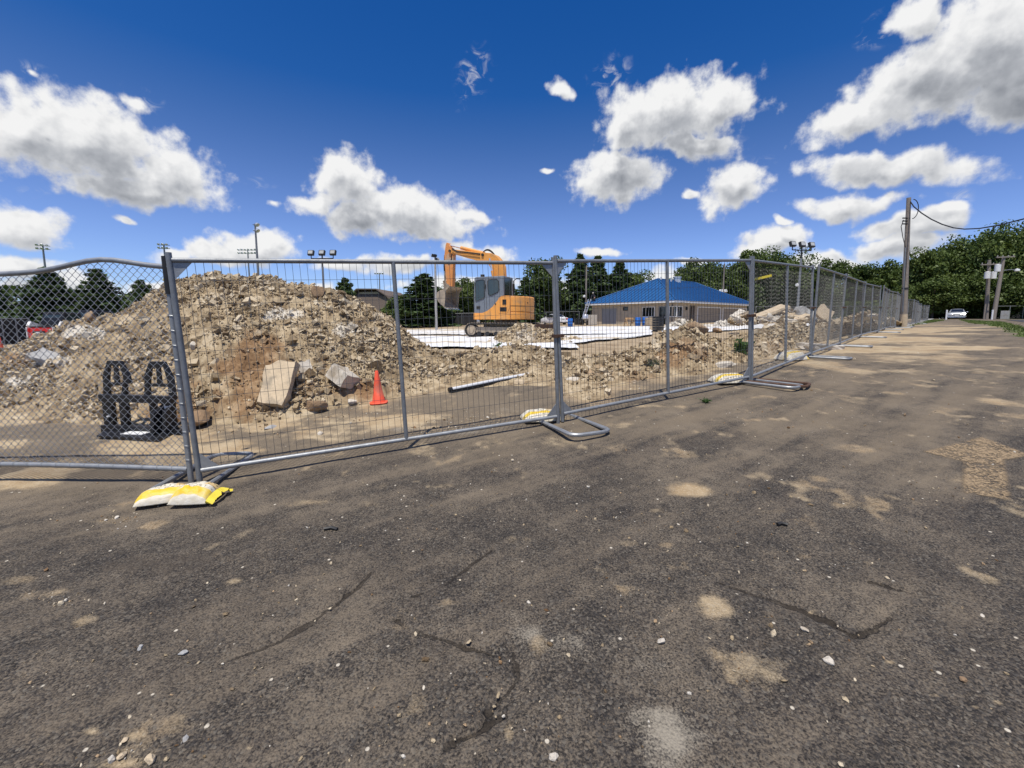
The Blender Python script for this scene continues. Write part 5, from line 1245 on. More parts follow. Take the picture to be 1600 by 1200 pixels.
for i in range(3):
    for j in range(2):
        for k in range(4): MB().box((-.3 + .3 * i, -.16 + .32 * j, .12 + .21 * k), (.285, .30, .2)).build('block', M['conc'], pal)
MB().box((0, 0, .05), (1, .75, .09)).build('pallet_base', M['wood'], pal)
# stack of black crates nearer on the sheet
p = gp(1028, 518.5); t = thing('crate_stack', 'tall stack of black plastic crates on the white sheet before the door', 'crate stack', p, .35)
for k in range(6):
    cr = MB(); z = .02 + k * .145
    for (x, y, w, d) in ((0, -.2, .46, .02), (0, .2, .46, .02), (-.23, 0, .02, .4), (.23, 0, .02, .4)): cr.box((x, y, z + .065), (w, d, .13))
    cr.box((0, 0, z + .01), (.44, .38, .02)); c_ = cr.build('crate', M['blk'], t)
    MB().box((0, -.213, z + .085), (.14, .01, .035)).build('handle_slot', M['dark'], c_)
# white and brown debris
rngd = np.random.default_rng(77)
def debris(label, px, d, w, h, n, pale, seed, cat='debris pile', name='debris_pile'):
    p = near_wall(px, d); r_ = np.random.default_rng(seed); u = r_.normal(0, .38, (n, 2)); hh = h * np.exp(-(u ** 2).sum(1) * 2.2)
    pos = np.stack([p[0] + u[:, 0] * w, p[1] + u[:, 1] * w * .6, p[2] + hh * r_.uniform(.2, 1, n)], -1)
    o = link(name, rocks_mesh(name, pos, r_.uniform(.06, .17, n) * w, r_, .5, dict(tone=r_.uniform(.3, 1.1, n), pale=np.full(n, pale), orange=np.full(n, .3 * (1 - pale))), HM)); return tag(o, label, cat)
debris('crumpled white plastic heap on the sheet below the right corner windows', 1066, 40, 1.5, .75, 90, 1.5, 1)
debris('low white plastic heap on the sheet left of the crumpled white one', 1052, 41, 1.0, .3, 50, 1.5, 4)
debris('brown heap of torn wood and roots before the recessed posts', 1079, 40, 1.3, .6, 90, 0, 2)
debris('white plastic bags on the sheet before the garage doors', 1128, 36, 1.6, .5, 90, 1.5, 3)
# clutter at the far left corner of the building
def mixer():
    p = near_wall(915, 52); t = thing('cement_mixer', 'grey machine with wheels and drum beside the ladder foot', 'mixer', p, .8)
    MB().lathe([(.18, .62), (.42, .75), (.46, 1.0), (.30, 1.30), (.24, 1.32)], 16).build('drum', M['alu'], t, True)
    for y in (-.45, .45): MB().tube([(-.3, y - .06, .28), (-.3, y + .06, .28)], .28, 14).build('wheel', M['rubber'], t)
    MB().bar((-.3, -.45, .28), (-.3, .45, .28), .07).bar((-.3, 0, .28), (1.2, 0, .45), .09).bar((0, -.35, .3), (0, -.35, .95), .07).bar((0, .35, .3), (0, .35, .95), .07).build('chassis', M['dark'], t)
    MB().box((.55, 0, .75), (.5, .5, .45)).build('engine_box', M['white'], t, bevel=.04)
mixer()
box_thing('pallet_wrap', 'white wrapped bundle standing behind the ladder foot', 'bundle', near_wall(926, 50), (.75, .7, 1.25), M['conc2'], .5)
box_thing('utility_cart', 'dark cart with pale boxes left of the cement mixer', 'cart', near_wall(905, 54), (1.1, .7, .8), M['dark'], .3)
# ladder leaning on the eave, worker crouched beside its head
Cx, Cy, zb, ba, lfv, rtv, BL1, BL2 = BI
foot_p = atb(-1.1, 12.75, 0); foot_p[2] = gz(foot_p[0], foot_p[1]); head_p = atb(-.06, 12.3, 3.35)
lad = thing('ladder', 'aluminium ladder leaning against the left eave of the blue roof', 'ladder', foot_p)
dv = Vector(head_p - foot_p); sidev = Vector((lfv[0], lfv[1], 0)) * .21
for s_ in (-1, 1): MB().bar(sidev * s_, dv + sidev * s_, .07, .10, tuple(sidev)).build('rail', M['alu'], lad)
for k in range(1, 12): c = dv * (k / 12); MB().bar(c - sidev, c + sidev, .045).build('rung', M['alu'], lad)
def skin_body(name, J, E, m, parent, root=0):
    """J: joint -> (position, radius)"""
    names = list(J); me = bpy.data.meshes.new(name); me.from_pydata([J[k][0] for k in names], [(names.index(a), names.index(b)) for a, b in E], [])
    o = link(name, me, parent, m); md = o.modifiers.new('skin', 'SKIN')
    for i, k in enumerate(names):
        sv = me.skin_vertices[0].data[i]; r_ = J[k][1]; sv.radius = (r_, r_) if not hasattr(r_, '__len__') else r_; sv.use_root = (i == root)
    md.use_smooth_shade = True
    o.modifiers.new('sub', 'SUBSURF').levels = 2; o.modifiers['sub'].render_levels = 2
    return o
def worker():
    e = 2.78; p = atb(.75, 12.2, e + .38)
    t = thing('person', 'person in dark clothes and pale cap crouching on the roof edge above the ladder', 'person', p, ba + R(200))
    J = dict(pelvis=((0, 0, .32), (.15, .13)), spine=((.13, 0, .52), (.15, .12)), chest=((.30, 0, .70), (.17, .13)), neck=((.40, 0, .80), .06), head=((.47, 0, .92), (.085, .10)),
      lsh=((.33, .19, .70), .075), lel=((.45, .25, .45), .05), lha=((.60, .20, .25), .04), rsh=((.33, -.19, .70), .075), rel=((.48, -.25, .47), .05), rha=((.66, -.18, .33), .04),
      lhip=((.0, .11, .30), .10), lkn=((.38, .17, .36), .075), lan=((.10, .17, .06), .05), lto=((.30, .18, .03), .045), rhip=((.0, -.11, .30), .10), rkn=((.36, -.16, .20), .075), ran=((-.02, -.16, .03), .05), rto=((-.10, -.16, .0), .045))
    E = [('pelvis','spine'),('spine','chest'),('chest','neck'),('neck','head'),('chest','lsh'),('lsh','lel'),('lel','lha'),('chest','rsh'),('rsh','rel'),('rel','rha'),('pelvis','lhip'),('lhip','lkn'),('lkn','lan'),('lan','lto'),('pelvis','rhip'),('rhip','rkn'),('rkn','ran'),('ran','rto')]
    skin_body('body', J, E, M['darkcloth'], t)
    MB().lathe([(.03, -.10), (.075, -.06), (.09, .0), (.085, .05)], 14, (.49, 0, .93)).build('face', M['skin'], t, True)
    MB().lathe([(.10, .0), (.105, .05), (.08, .11), (.02, .135)], 14, (.47, 0, .95)).box((.59, 0, .955), (.13, .14, .015)).build('cap', M['palecloth'], t, True)
    for s_ in (-1, 1): MB().tube([(.46, s_ * .25, .45), (.63, s_ * .19, .27)], [.045, .032], 8).build('forearm', M['skin'], t, True)
worker()

# ------------------------------------------------------------------ lamp posts, stadium lights, utility poles
def flood(mb_body, mb_lens, c, yaw, tilt, w=.46, h=.40, dp=.20):
    E_ = Euler((R(tilt), 0, yaw)).to_matrix(); c = Vector(tuple(c))
    mb_body.box(c, (w, dp, h), E_); mb_lens.box(c + E_ @ Vector((0, -dp / 2 - .008, .02)), (w * .72, .012, h * .62), E_)
def triple(label, px, py_arm, d, yaw, base_py=None):
    p = at(px, 500, d); z0 = gz(p[0], p[1]); top = at(px, py_arm, d)[2] - z0
    t = thing('lamp_post', label, 'lamp post', (p[0], p[1], z0), 0)
    MB().tube([(0, 0, 0), (0, 0, top - .6)], [.10, .07], 12).build('post', M['galv'], t, True)
    MB().tube([(0, 0, top - .6), (0, 0, top + .25)], .05, 10).build('post_top', M['dark'], t, True)
    cy_, sy_ = math.cos(yaw), math.sin(yaw)
    arm = MB().tube([(-.85 * cy_, -.85 * sy_, top), (.85 * cy_, .85 * sy_, top)], .04, 8)
    for k in (-.85, .85): arm.tube([(k * cy_, k * sy_, top), (k * cy_, k * sy_, top + .22)], .035, 8)
    arm.build('cross_arm', M['dark'], t, True)
    for k in (-.85, 0, .85):
        b_, l_ = MB(), MB(); flood(b_, l_, (k * cy_, k * sy_, top + .42), yaw, -18)
        h_ = b_.build('floodlight', M['dark'], t, bevel=.03); l_.build('lens', M['lamp'], h_)
    MB().lathe([(.0, -.10), (.12, -.08), (.13, .05), (.0, .12)], 12, (-.16, 0, top * .55)).build('meter_box', M['white'], t, True)
    return t
triple('lamp post with three dark floodlights rising behind the mound', 508, 404, 32, R(-3))
triple('lamp post with three floodlights behind the third chain link section', 1245, 391, 32, R(12))
def sidepost():
    p = gp(682, 516); t = thing('lamp_post', 'thin concrete lamp post with side floodlights left of the excavator bucket', 'lamp post', p)
    top = at(680, 399, p[1])[2] - p[2]
    MB().tube([(0, 0, 0), (0, 0, top - .4)], [.14, .10], 12).build('post', M['concg'], t, True); MB().tube([(0, 0, top - .4), (-.02, 0, top)], .07, 10).build('post_top', M['dark'], t, True)
    for c, yw, nm in (((-.22, 0, top - .02), R(-70), 'floodlight'), ((-.05, .3, top), R(-60), 'floodlight'), ((.22, -.05, top - .42), R(60), 'floodlight')):
        b_, l_ = MB(), MB(); flood(b_, l_, c, yw, -15, .34, .28, .30); h_ = b_.build(nm, M['dark'], t, bevel=.03); l_.build('lens', M['lamp'], h_)
sidepost()
def stadium(label, px, py, d, n, cols, yaw=0, s_=1.0, hd=None):
    p = at(px, 500, d); z0 = gz(p[0], p[1]); top = at(px, py, d)[2] - z0
    t = thing('stadium_light', label, 'stadium light', (p[0], p[1], z0), 0, 'stadium lights on tall poles'); t.rotation_euler = (0, 0, yaw)
    MB().tube([(0, 0, 0), (0, 0, top + .2)], [.22, .11], 10).build('pole', M['galv'], t, True)
    rows = n // cols; w = 1.05 * s_; ar = MB()
    for r_ in range(rows): ar.box((0, 0, top - r_ * 1.0 * s_), (w * cols, .08, .08))
    ar.build('cross_arms', M['galv'], t)
    for r_ in range(rows):
        for c in range(cols):
            x = (c - (cols - 1) / 2) * w; hb = MB().lathe([(.12 * s_, .30 * s_), (.2 * s_, .22 * s_), (.38 * s_, -.16 * s_), (.36 * s_, -.2 * s_), (.02, -.12 * s_)], 12)
            o = hb.build('lamp_head', hd or M['alu'], t, True); o.location = (x, -.3, top - r_ * 1.0 * s_ + .1); o.rotation_euler = (R(-60 if c % 2 else -48), 0, R((c - cols / 2) * 9))
stadium('stadium light with cluster of lamps above the left conifers', 80, 384, 70, 6, 3, R(30), .55); stadium('stadium light on a thin pole behind the gate post tops', 266, 383, 70, 6, 3, R(10), .55)
stadium('wide white stadium light bank low in the cloud left of the tall one', 394, 391, 90, 12, 6, R(0), .66, M['white']); stadium('tall stadium light seen from the side above the mound', 408, 352, 60, 2, 1, R(80), .8)
stadium('small far stadium light pole between the lamp post and the middle brace', 595, 428, 110, 4, 4, R(0), .6); stadium('stadium light at the left edge of the frame behind the conifers', 2, 424, 70, 4, 2, R(20), .55)
def plainpole(label, px, top_py, d, extra=None):
    p = at(px, 500, d); z0 = gz(p[0], p[1]); top = at(px, top_py, d)[2] - z0
    t = thing('service_pole', label, 'pole', (p[0], p[1], z0)); MB().tube([(0, 0, 0), (0, 0, top)], [.14, .11], 10).build('pole', M['wood'], t, True)
    if extra == 'box': MB().lathe([(0, -.16), (.2, -.13), (.21, .1), (0, .2)], 12, (-.28, -.1, top * .47)).build('white_lamp', M['white'], t, True); MB().bar((-.28, -.1, top * .5), (0, 0, top * .5), .05).build('bracket', M['galv'], t)
    if extra == 'floods':
        for x in (-.45, .25):
            b_, l_ = MB(), MB(); flood(b_, l_, (x, -.2, top * .52), R(20 * x), -25, .5, .42, .3); h_ = b_.build('floodlight', M['white'], t, bevel=.04); l_.build('lens', M['lamp'], h_)
        MB().bar((-.5, 0, top * .5), (.3, 0, top * .5), .06).build('bracket', M['galv'], t)
plainpole('slender pole with white lamp rising left of the ladder', 915, 415, 62, 'box'); plainpole('slender pole with two white floodlights behind the right end of the blue roof', 1127.5, 412, 66, 'floods')
def utility():
    d = 24; b = at(1412, 507.5, d); z0 = gz(b[0], b[1]); tp = at(1420, 309, d)
    t = thing('utility_pole', 'tall weathered utility pole with cable at the fence by the lane', 'utility pole', (b[0], b[1], z0))
    v = Vector((tp[0] - b[0], 0, tp[2] - z0)); H = v.z
    MB().tube([v * k for k in np.linspace(0, 1, 9)], list(np.linspace(.155, .10, 9)), 14).build('pole', M['wood'], t, True)
    MB().tube([(0, 0, .0), v * .10], .165, 14).build('pale_sleeve', M['conc'], t, True)
    MB().tube([v * .12 + Vector((-.17, -.1, 0)), v * .62 + Vector((-.14, -.08, 0))], .03, 8).build('conduit', M['galv'], t, True)
    for k in range(3): MB().tube([v * (.845 - k * .022) + Vector((-.34, -.05, 0)), v * (.845 - k * .022) + Vector((.0, -.05, 0))], .035, 8).build('bracket', M['dark'], t, True)
    lp = MB()
    lp.tube([v * .985 + Vector((.10, -.08, 0)) + Vector((.32 * math.sin(a) , -.1, -.55 + .52 * math.cos(a))) for a in np.linspace(0, 3.0, 12)], .022, 6)
    lp.tube([v * .83 + Vector((-.3, -.06, 0)), v * .78 + Vector((-.42, -.06, 0)), v * .70 + Vector((-.30, -.06, 0)), v * .62 + Vector((-.15, -.08, 0))], .02, 6); lp.build('service_loops', M['cable'], t, True)
    MB().tube([v * .30 + Vector((0, 0, 0)), v * .31], .162, 14).build('band', M['dark'], t)
    pts = [at(1421, 313, d), at(1428, 323, 23.6), at(1440, 333, 23), at(1455, 342.5, 22.2), at(1472, 350.5, 21.3), at(1490, 356, 20.5), at(1507, 358, 19.8), at(1530, 357, 19), at(1560, 352, 18), at(1600, 342, 17), at(1660, 322, 15.5), at(1760, 280, 13.5)]
    o = MB().tube(pts, .028, 6).build('power_cable', M['cable'], None, True); tag(o, 'black cable sagging from the tall utility pole towards the right edge', 'cable')
utility()
def crosspole(label, bx, by, tx, ty, d, arm_py, arm, trans, lampside):
    b = at(bx, by, d); z0 = gz(b[0], b[1]); tp = at(tx, ty, d); t = thing('utility_pole', label, 'utility pole', (b[0], b[1], z0)); v = Vector((tp[0] - b[0], 0, tp[2] - z0))
    MB().tube([v * k for k in np.linspace(0, 1, 6)], list(np.linspace(.24, .17, 6)), 12).build('pole', M['wood'], t, True)
    za = (at(tx, arm_py, d)[2] - z0) / v.z
    MB().bar(v * za + Vector((arm[0], -.2, 0)), v * za + Vector((arm[1], -.2, .1)), .12, .16).build('cross_arm', M['wood'], t)
    for x in np.linspace(arm[0] + .15, arm[1] - .15, 4): MB().tube([v * za + Vector((x, -.2, .08)), v * za + Vector((x, -.2, .28))], .05, 8).build('insulator', M['concg'], t)
    for x, py in trans: MB().lathe([(.0, -.5), (.30, -.48), (.30, .42), (.0, .5)], 14, tuple(v * ((at(tx, py, d)[2] - z0) / v.z) + Vector((x, -.25, 0)))).build('transformer', M['white'], t, True)
    if lampside:
        z = (at(tx, 423, d)[2] - z0) / v.z; o = MB().tube([v * z, v * z + Vector((.8, -.2, .1)), v * z + Vector((1.5, -.3, .1))], .05, 8).build('lamp_arm', M['galv'], t, True)
        MB().lathe([(0, -.2), (.28, -.12), (.26, .1), (0, .2)], 12, tuple(v * z + Vector((1.7, -.3, .05)))).build('street_lamp_head', M['white'], t, True)
crosspole('pole with crossarm and two white transformers, left of the leaning one', 1541, 496, 1546, 406, 58, 414, (-1.35, 1.25), [(-.45, 430), (.40, 430)], False)
crosspole('leaning utility pole with crossarm and street lamp by the grass verge', 1552, 497, 1568.5, 401, 56, 402.5, (-1.2, 1.2), [(-.85, 419)], True)
for lab, px, py0, py1, d in (('short pole stub left of the transformer pole', 1537, 471, 496, 57), ('short white marker post between the two crossarm poles', 1549.5, 484, 496, 54)):
    p = at(px, 500, d); o = MB().tube([(0, 0, 0), (0, 0, at(px, py0, d)[2] - gz(p[0], p[1]))], .09, 10).build('marker_post', M['wood'] if 'stub' in lab else M['white']); o.location = (p[0], p[1], gz(p[0], p[1])); tag(o, lab, 'post')

# ------------------------------------------------------------------ silver car on the lane
def car(label, p, rz, paint, group=None, name='parked_car', lights=True):
    t = thing(name, label, 'car', p, rz, group); L, W = 4.6, 1.80          # rear at -x
    prof = [(-2.30,.42,.86),(-2.28,.62,.90),(-2.22,.92,.88),(-2.0,1.02,.86),(-1.55,1.05,.84),(-1.0,1.36,.66),(-.55,1.46,.62),(.2,1.45,.62),(.55,1.36,.64),(1.15,1.02,.82),(1.7,.94,.84),(2.15,.82,.82),(2.30,.62,.78),(2.28,.40,.74)]
    # body shell: section per station, tumblehome above the belt line
    V, Fc, n = [], [], 0
    for x, top, hw in prof:
        belt = min(top, .96); wb = .90 * min(1, hw / .82 + .02)
        sec = [(wb * .92, .24), (wb, .42), (wb * .995, .70), (wb * .97, belt - .02), (hw if top > 1.0 else wb * .93, max(top - .05, belt)), (hw * .55, top), (0, top + .015)]
        sec = sec + [(-a, b) for a, b in sec[-2::-1]]; n = len(sec); V += [(x, a, b) for a, b in sec]
    k = len(prof); Fc = [(i * n + j, i * n + j + 1, (i + 1) * n + j + 1, (i + 1) * n + j) for i in range(k - 1) for j in range(n - 1)] + [tuple(range(n))[::-1], tuple((k - 1) * n + j for j in range(n))]
    MB().add(V, Fc).build('body', paint, t, True)
    MB().add([(-1.62, .62, 1.035), (-1.62, -.62, 1.035), (-1.02, -.53, 1.385), (-1.02, .53, 1.385)], [(0, 1, 2, 3)]).build('rear_window', M['winglass'], t)
    MB().add([(1.20, .62, 1.02), (1.20, -.62, 1.02), (.58, -.55, 1.385), (.58, .55, 1.385)], [(0, 1, 2, 3)]).build('windscreen', M['winglass'], t)
    for s_ in (-1, 1): MB().add([(-1.25, s_ * .80, 1.02), (1.0, s_ * .80, 1.01), (.5, s_ * .685, 1.37), (-.9, s_ * .685, 1.37)], [(0, 1, 2, 3)]).build('side_window', M['winglass'], t)
    for s_ in (-1, 1):
        MB().box((-2.255, s_ * .66, .80), (.08, .36, .16)).build('tail_lamp', M['lens_red'], t, bevel=.02)
        MB().box((2.22, s_ * .6, .68), (.10, .36, .13)).build('headlight', M['lamp'], t, bevel=.02)
        MB().box((.62, s_ * .98, 1.0), (.12, .18, .12)).build('wing_mirror', paint, t, bevel=.02)
        for x in (-1.38, 1.38):
            w_ = MB().tube([(x, s_ * .68, .31), (x, s_ * .89, .31)], .315, 20).build('wheel', M['rubber'], t); MB().tube([(x, s_ * .885, .31), (x, s_ * .90, .31)], .20, 16).build('rim', M['alu'], w_)
    MB().box((2.33, 0, .44), (.03, .36, .12)).build('front_plate', M['plate'], t); MB().box((2.27, 0, .66), (.06, .72, .10)).build('front_grille', M['dark'], t); MB().box((-2.30, 0, .78), (.03, .50, .14)).build('number_plate', M['plate'], t); MB().box((-2.30, 0, .42), (.10, 1.6, .22)).build('rear_bumper', paint, t, bevel=.04); MB().box((-2.33, 0, .30), (.06, 1.4, .08)).build('bumper_trim', M['rubber'], t)
    return t
p = at(1494, 500, 60); car('silver sedan facing the camera at the far end of the lane', (p[0], p[1], gz(p[0], p[1]) + .02), math.atan2(60, p[0]) + math.pi, M['silver'])
DK = mat('dark_car_paint', (.03, .032, .04), .25, .3, .1, 3, spec=.6); WH = mat('white_car_paint', (.72, .72, .72), .3, 0, .06, 3)
for lab, px, d, rz, m_ in (('dark car parked behind the black screen, left of the excavator tracks', 702, 66, .2, DK), ('grey car parked behind the black screen next to the excavator cab', 727, 66, .1, M['silver']), ('white car behind the screen between excavator and double posts', 866, 58, 2.0, WH), ('dark car behind the screen left of the thin lamp post', 652, 68, 0, DK)):
    p = at(px, 500, d); car(lab, (p[0], p[1], gz(p[0], p[1])), rz, m_, 'cars parked beyond the site')

# ------------------------------------------------------------------ far fences and the barn
def screen_fence(label, p0, p1, n, h=1.85, m=None, name='screen_fence', mesh=False):
    p0, p1 = np.array(p0[:2]), np.array(p1[:2]); z0 = gz(*p0); t = thing(name, label, 'fence', (p0[0], p0[1], z0))
    for i in range(n + 1):
        q = p0 + (p1 - p0) * i / n; z = gz(*q) - z0; MB().tube([(q[0] - p0[0], q[1] - p0[1], z), (q[0] - p0[0], q[1] - p0[1], z + h + .05)], .04, 8).build('post', M['galv'], t, True)
        if i < n:
            q2 = p0 + (p1 - p0) * (i + 1) / n; z2 = gz(*q2) - z0; a, b = Vector((*(q - p0), z)), Vector((*(q2 - p0), z2)); nr = Vector((-(b - a).y, (b - a).x, 0)).normalized()
            MB().tube([a + Vector((0, 0, h)), b + Vector((0, 0, h))], .03, 6).build('top_rail', M['galv'], t, True)
            if not mesh:
                pn = MB(); K = 8
                for k in range(K):
                    u0, u1 = a + (b - a) * k / K, a + (b - a) * (k + 1) / K; w0, w1 = nr * (.06 + .05 * math.sin(k * 2.1 + i)), nr * (.06 + .05 * math.sin((k + 1) * 2.1 + i))
                    pn.quad(u0 + w0 + Vector((0, 0, .05)), u1 + w1 + Vector((0, 0, .05)), u1 + w1 + Vector((0, 0, h - .03)), u0 + w0 + Vector((0, 0, h - .03)))
                pn.build('screen_panel', M['screen'], t)
            else:
                pn = MB(); L = (b - a).length
                for k in range(int(L / .16)):
                    for sg in (1, -1):
                        x0 = k * .16; x1 = x0 + sg * h; x1c = min(max(x1, 0), L); f_ = abs(x1c - x0) / h
                        pn.tube([a + (b - a) * (x0 / L), a + (b - a) * (x1c / L) + Vector((0, 0, h * f_))], .004, 3, cap=False)
                pn.build('chain_mesh', M['wire'], t)
    return t
L0 = at(-90, 541, 27); L1_ = at(50, 541, 31)
screen_fence('black screened fence at the left behind the mound foot', L0, L1_, 6, 1.9)
a = at(560, 514, 63); b = at(745, 514, 63); screen_fence('black screened fence behind the white sheets, left of the excavator', a, b, 8)
a = at(745, 514, 63.5); b = at(905, 510, 67); screen_fence('see-through far fence behind the excavator and the white vehicle', a, b, 6, 1.8, mesh=True)
a = at(1180, 500, 60); b = at(1400, 500, 66); screen_fence('far chain link fence with rails behind the concrete heap', a, b, 8, 2.0, mesh=True)
a = at(1556, 497, 62); b = at(1640, 497, 60); screen_fence('far chain link fence at the right edge behind the side road', a, b, 4, 1.9, mesh=True)
p = at(1570, 497, 61); box_thing('utility_box', 'pale utility box by the far fence right of the leaning pole', 'utility box', (p[0], p[1], gz(p[0], p[1])), (1.0, .8, 1.2), M['concg'])
p = at(1478, 498, 56); g2 = thing('lane_gate', 'open farm style gate left of the silver car', 'gate', (p[0], p[1], gz(p[0], p[1])), .75)
for z in (.4, .75, 1.1): MB().tube([(0, 0, z), (2.6, 0, z)], .04, 6).build('gate_rail', M['galv'], g2, True)
for x in (0, 2.6): MB().tube([(x, 0, 0), (x, 0, 1.3)], .07, 8).build('gate_post', M['white'], g2, True)
def barn():
    d = 85; c = at(597, 500, d); z0 = gz(c[0], c[1]); t = thing('barn', 'barn with brown gambrel roof behind the mound', 'barn', (c[0], c[1], z0), R(-6))
    s_ = d / F; y = lambda py: (at(600, py, d)[2] - z0); x = lambda px: (px - 597) * s_
    wl_, wr_ = x(540), x(622); e, kx, k, r_ = y(494), x(608), y(463), y(452)
    roof = [(x(622) + .6, e), (x(608), k), (x(591), r_), (x(560), r_ + .05), (x(545), k), (x(530), e)]
    MB().prism([(x(612), e + .3), (x(604), k - .6), (x(590), r_ - .5), (x(562), r_ - .5), (x(548), k - .6), (x(540), e + .3), (x(540), -.2), (x(612), -.2)], .3, 12).build('walls', M['wall'], t)
    for i, (a, b) in enumerate(zip(roof, roof[1:])): MB().bar((a[0], 6, a[1]), (b[0], 6, b[1]), 13.5, .2).build('roof_slope', M['shingle'], t)
    # hipped front slope facing the site
    MB().add([(roof[0][0], -.8, e), (roof[1][0], -.2, k), (roof[2][0], 1.2, r_), (roof[3][0], 1.2, r_), (roof[4][0], -.2, k), (roof[5][0], -.8, e), (roof[0][0], -.6, e - .2), (roof[5][0], -.6, e - .2)], [(0, 1, 4, 5), (1, 2, 3, 4), (0, 5, 7, 6)]).build('front_slope', M['shingle'], t)
    MB().box((x(600), -1.2, e - .15), (x(650) - x(550), 1.0, .25)).build('eave_fascia', M['white'], t)
    MB().box((x(618), 1.5, (e - .3) / 2 - .1), (x(640) - x(600), 3, e - .2)).build('lean_to', M['dark'], t)
barn()

# ------------------------------------------------------------------ trees
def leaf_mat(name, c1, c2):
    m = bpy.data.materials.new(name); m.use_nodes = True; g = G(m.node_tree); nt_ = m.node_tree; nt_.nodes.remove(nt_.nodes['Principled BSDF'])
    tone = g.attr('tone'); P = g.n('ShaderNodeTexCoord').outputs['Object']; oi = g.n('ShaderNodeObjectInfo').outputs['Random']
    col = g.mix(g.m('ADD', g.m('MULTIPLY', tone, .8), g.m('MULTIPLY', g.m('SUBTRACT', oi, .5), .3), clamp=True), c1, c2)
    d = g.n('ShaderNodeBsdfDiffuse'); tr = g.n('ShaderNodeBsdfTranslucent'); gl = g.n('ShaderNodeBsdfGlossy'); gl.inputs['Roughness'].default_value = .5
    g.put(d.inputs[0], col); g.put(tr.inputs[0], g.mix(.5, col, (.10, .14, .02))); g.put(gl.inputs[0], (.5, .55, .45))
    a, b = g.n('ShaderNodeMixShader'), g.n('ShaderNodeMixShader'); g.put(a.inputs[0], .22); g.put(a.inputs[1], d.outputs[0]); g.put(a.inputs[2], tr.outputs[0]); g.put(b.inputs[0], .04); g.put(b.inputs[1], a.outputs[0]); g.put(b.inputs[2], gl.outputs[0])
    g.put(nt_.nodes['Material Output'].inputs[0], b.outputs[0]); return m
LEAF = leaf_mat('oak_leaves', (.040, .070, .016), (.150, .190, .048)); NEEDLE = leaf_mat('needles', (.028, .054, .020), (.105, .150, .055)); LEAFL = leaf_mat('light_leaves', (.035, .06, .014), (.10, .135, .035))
def leaves(name, cen, dirs, size, tone, rng, m, aspect=.6):
    n = len(cen); a = rng.normal(size=(n, 3)); a = a * .8 + dirs; a /= np.linalg.norm(a, axis=1, keepdims=True) + 1e-9
    u = np.cross(a, rng.normal(size=(n, 3))); u /= np.linalg.norm(u, axis=1, keepdims=True) + 1e-9; v = np.cross(a, u)
    s_ = size[:, None]; V = np.stack([cen - u * s_, cen + v * s_ * aspect, cen + u * s_, cen - v * s_ * aspect], 1)
    return np_mesh(name, V.reshape(-1, 3), np.arange(4 * n).reshape(-1, 4), dict(tone=np.repeat(tone, 4)), False, [m])
def broad(seed, H, W, n_cl=42, n_leaf=190, ls=.30, m=None, low=.12):
    rng = np.random.default_rng(seed); cl = []
    while len(cl) < n_cl:
        p = rng.uniform(-1, 1, 3); r_ = np.linalg.norm(p)
        if r_ < 1 and r_ > .35: cl.append(p * (.80 + .28 * rng.random()))
    cl = np.array(cl); cl[:, 2] = np.where(cl[:, 2] < -.3, cl[:, 2] * .85, cl[:, 2])
    cz = H * (1 + low) / 2; rz_ = H * (1 - low) / 2
    cen = cl * np.array([W / 2, W / 2, rz_]) * .86 + np.array([0, 0, cz]); cr = rng.uniform(.13, .24, n_cl) * W
    ct = rng.uniform(.1, .9, n_cl)
    k = np.repeat(np.arange(n_cl), n_leaf); q = rng.normal(size=(len(k), 3)); q /= np.linalg.norm(q, axis=1, keepdims=True); rr = cr[k] * rng.uniform(.45, 1.08, len(k))
    pos = cen[k] + q * rr[:, None] * np.array([1, 1, .72]); pos[:, 2] = np.maximum(pos[:, 2], .4 + H * low * .5 * rng.random(len(k)))
    tone = np.clip(ct[k] * .6 + rng.uniform(0, .4, len(k)), 0, 1)
    crown = leaves('crown', pos, q * .6 + np.array([0, 0, .5]), rng.uniform(.6, 1.3, len(k)) * ls, tone, rng, m or LEAF)
    tm = MB(); tm.tube([(0, 0, 0), (.05, .03, H * .25), (.0, 0, H * .5), (.1, 0, H * .72)], [H * .028, H * .022, H * .016, H * .006], 9)
    for i in range(9):
        c = cen[i * 3 % n_cl]; z = H * rng.uniform(.2, .45); tm.tube([(0, 0, z), tuple(c * .5 + np.array([0, 0, z * .5 + .5])), tuple(c)], [H * .011, H * .007, H * .003], 6)
    tme = tm.mesh('trunk', True); tme.materials.append(M['bark']); return crown, tme
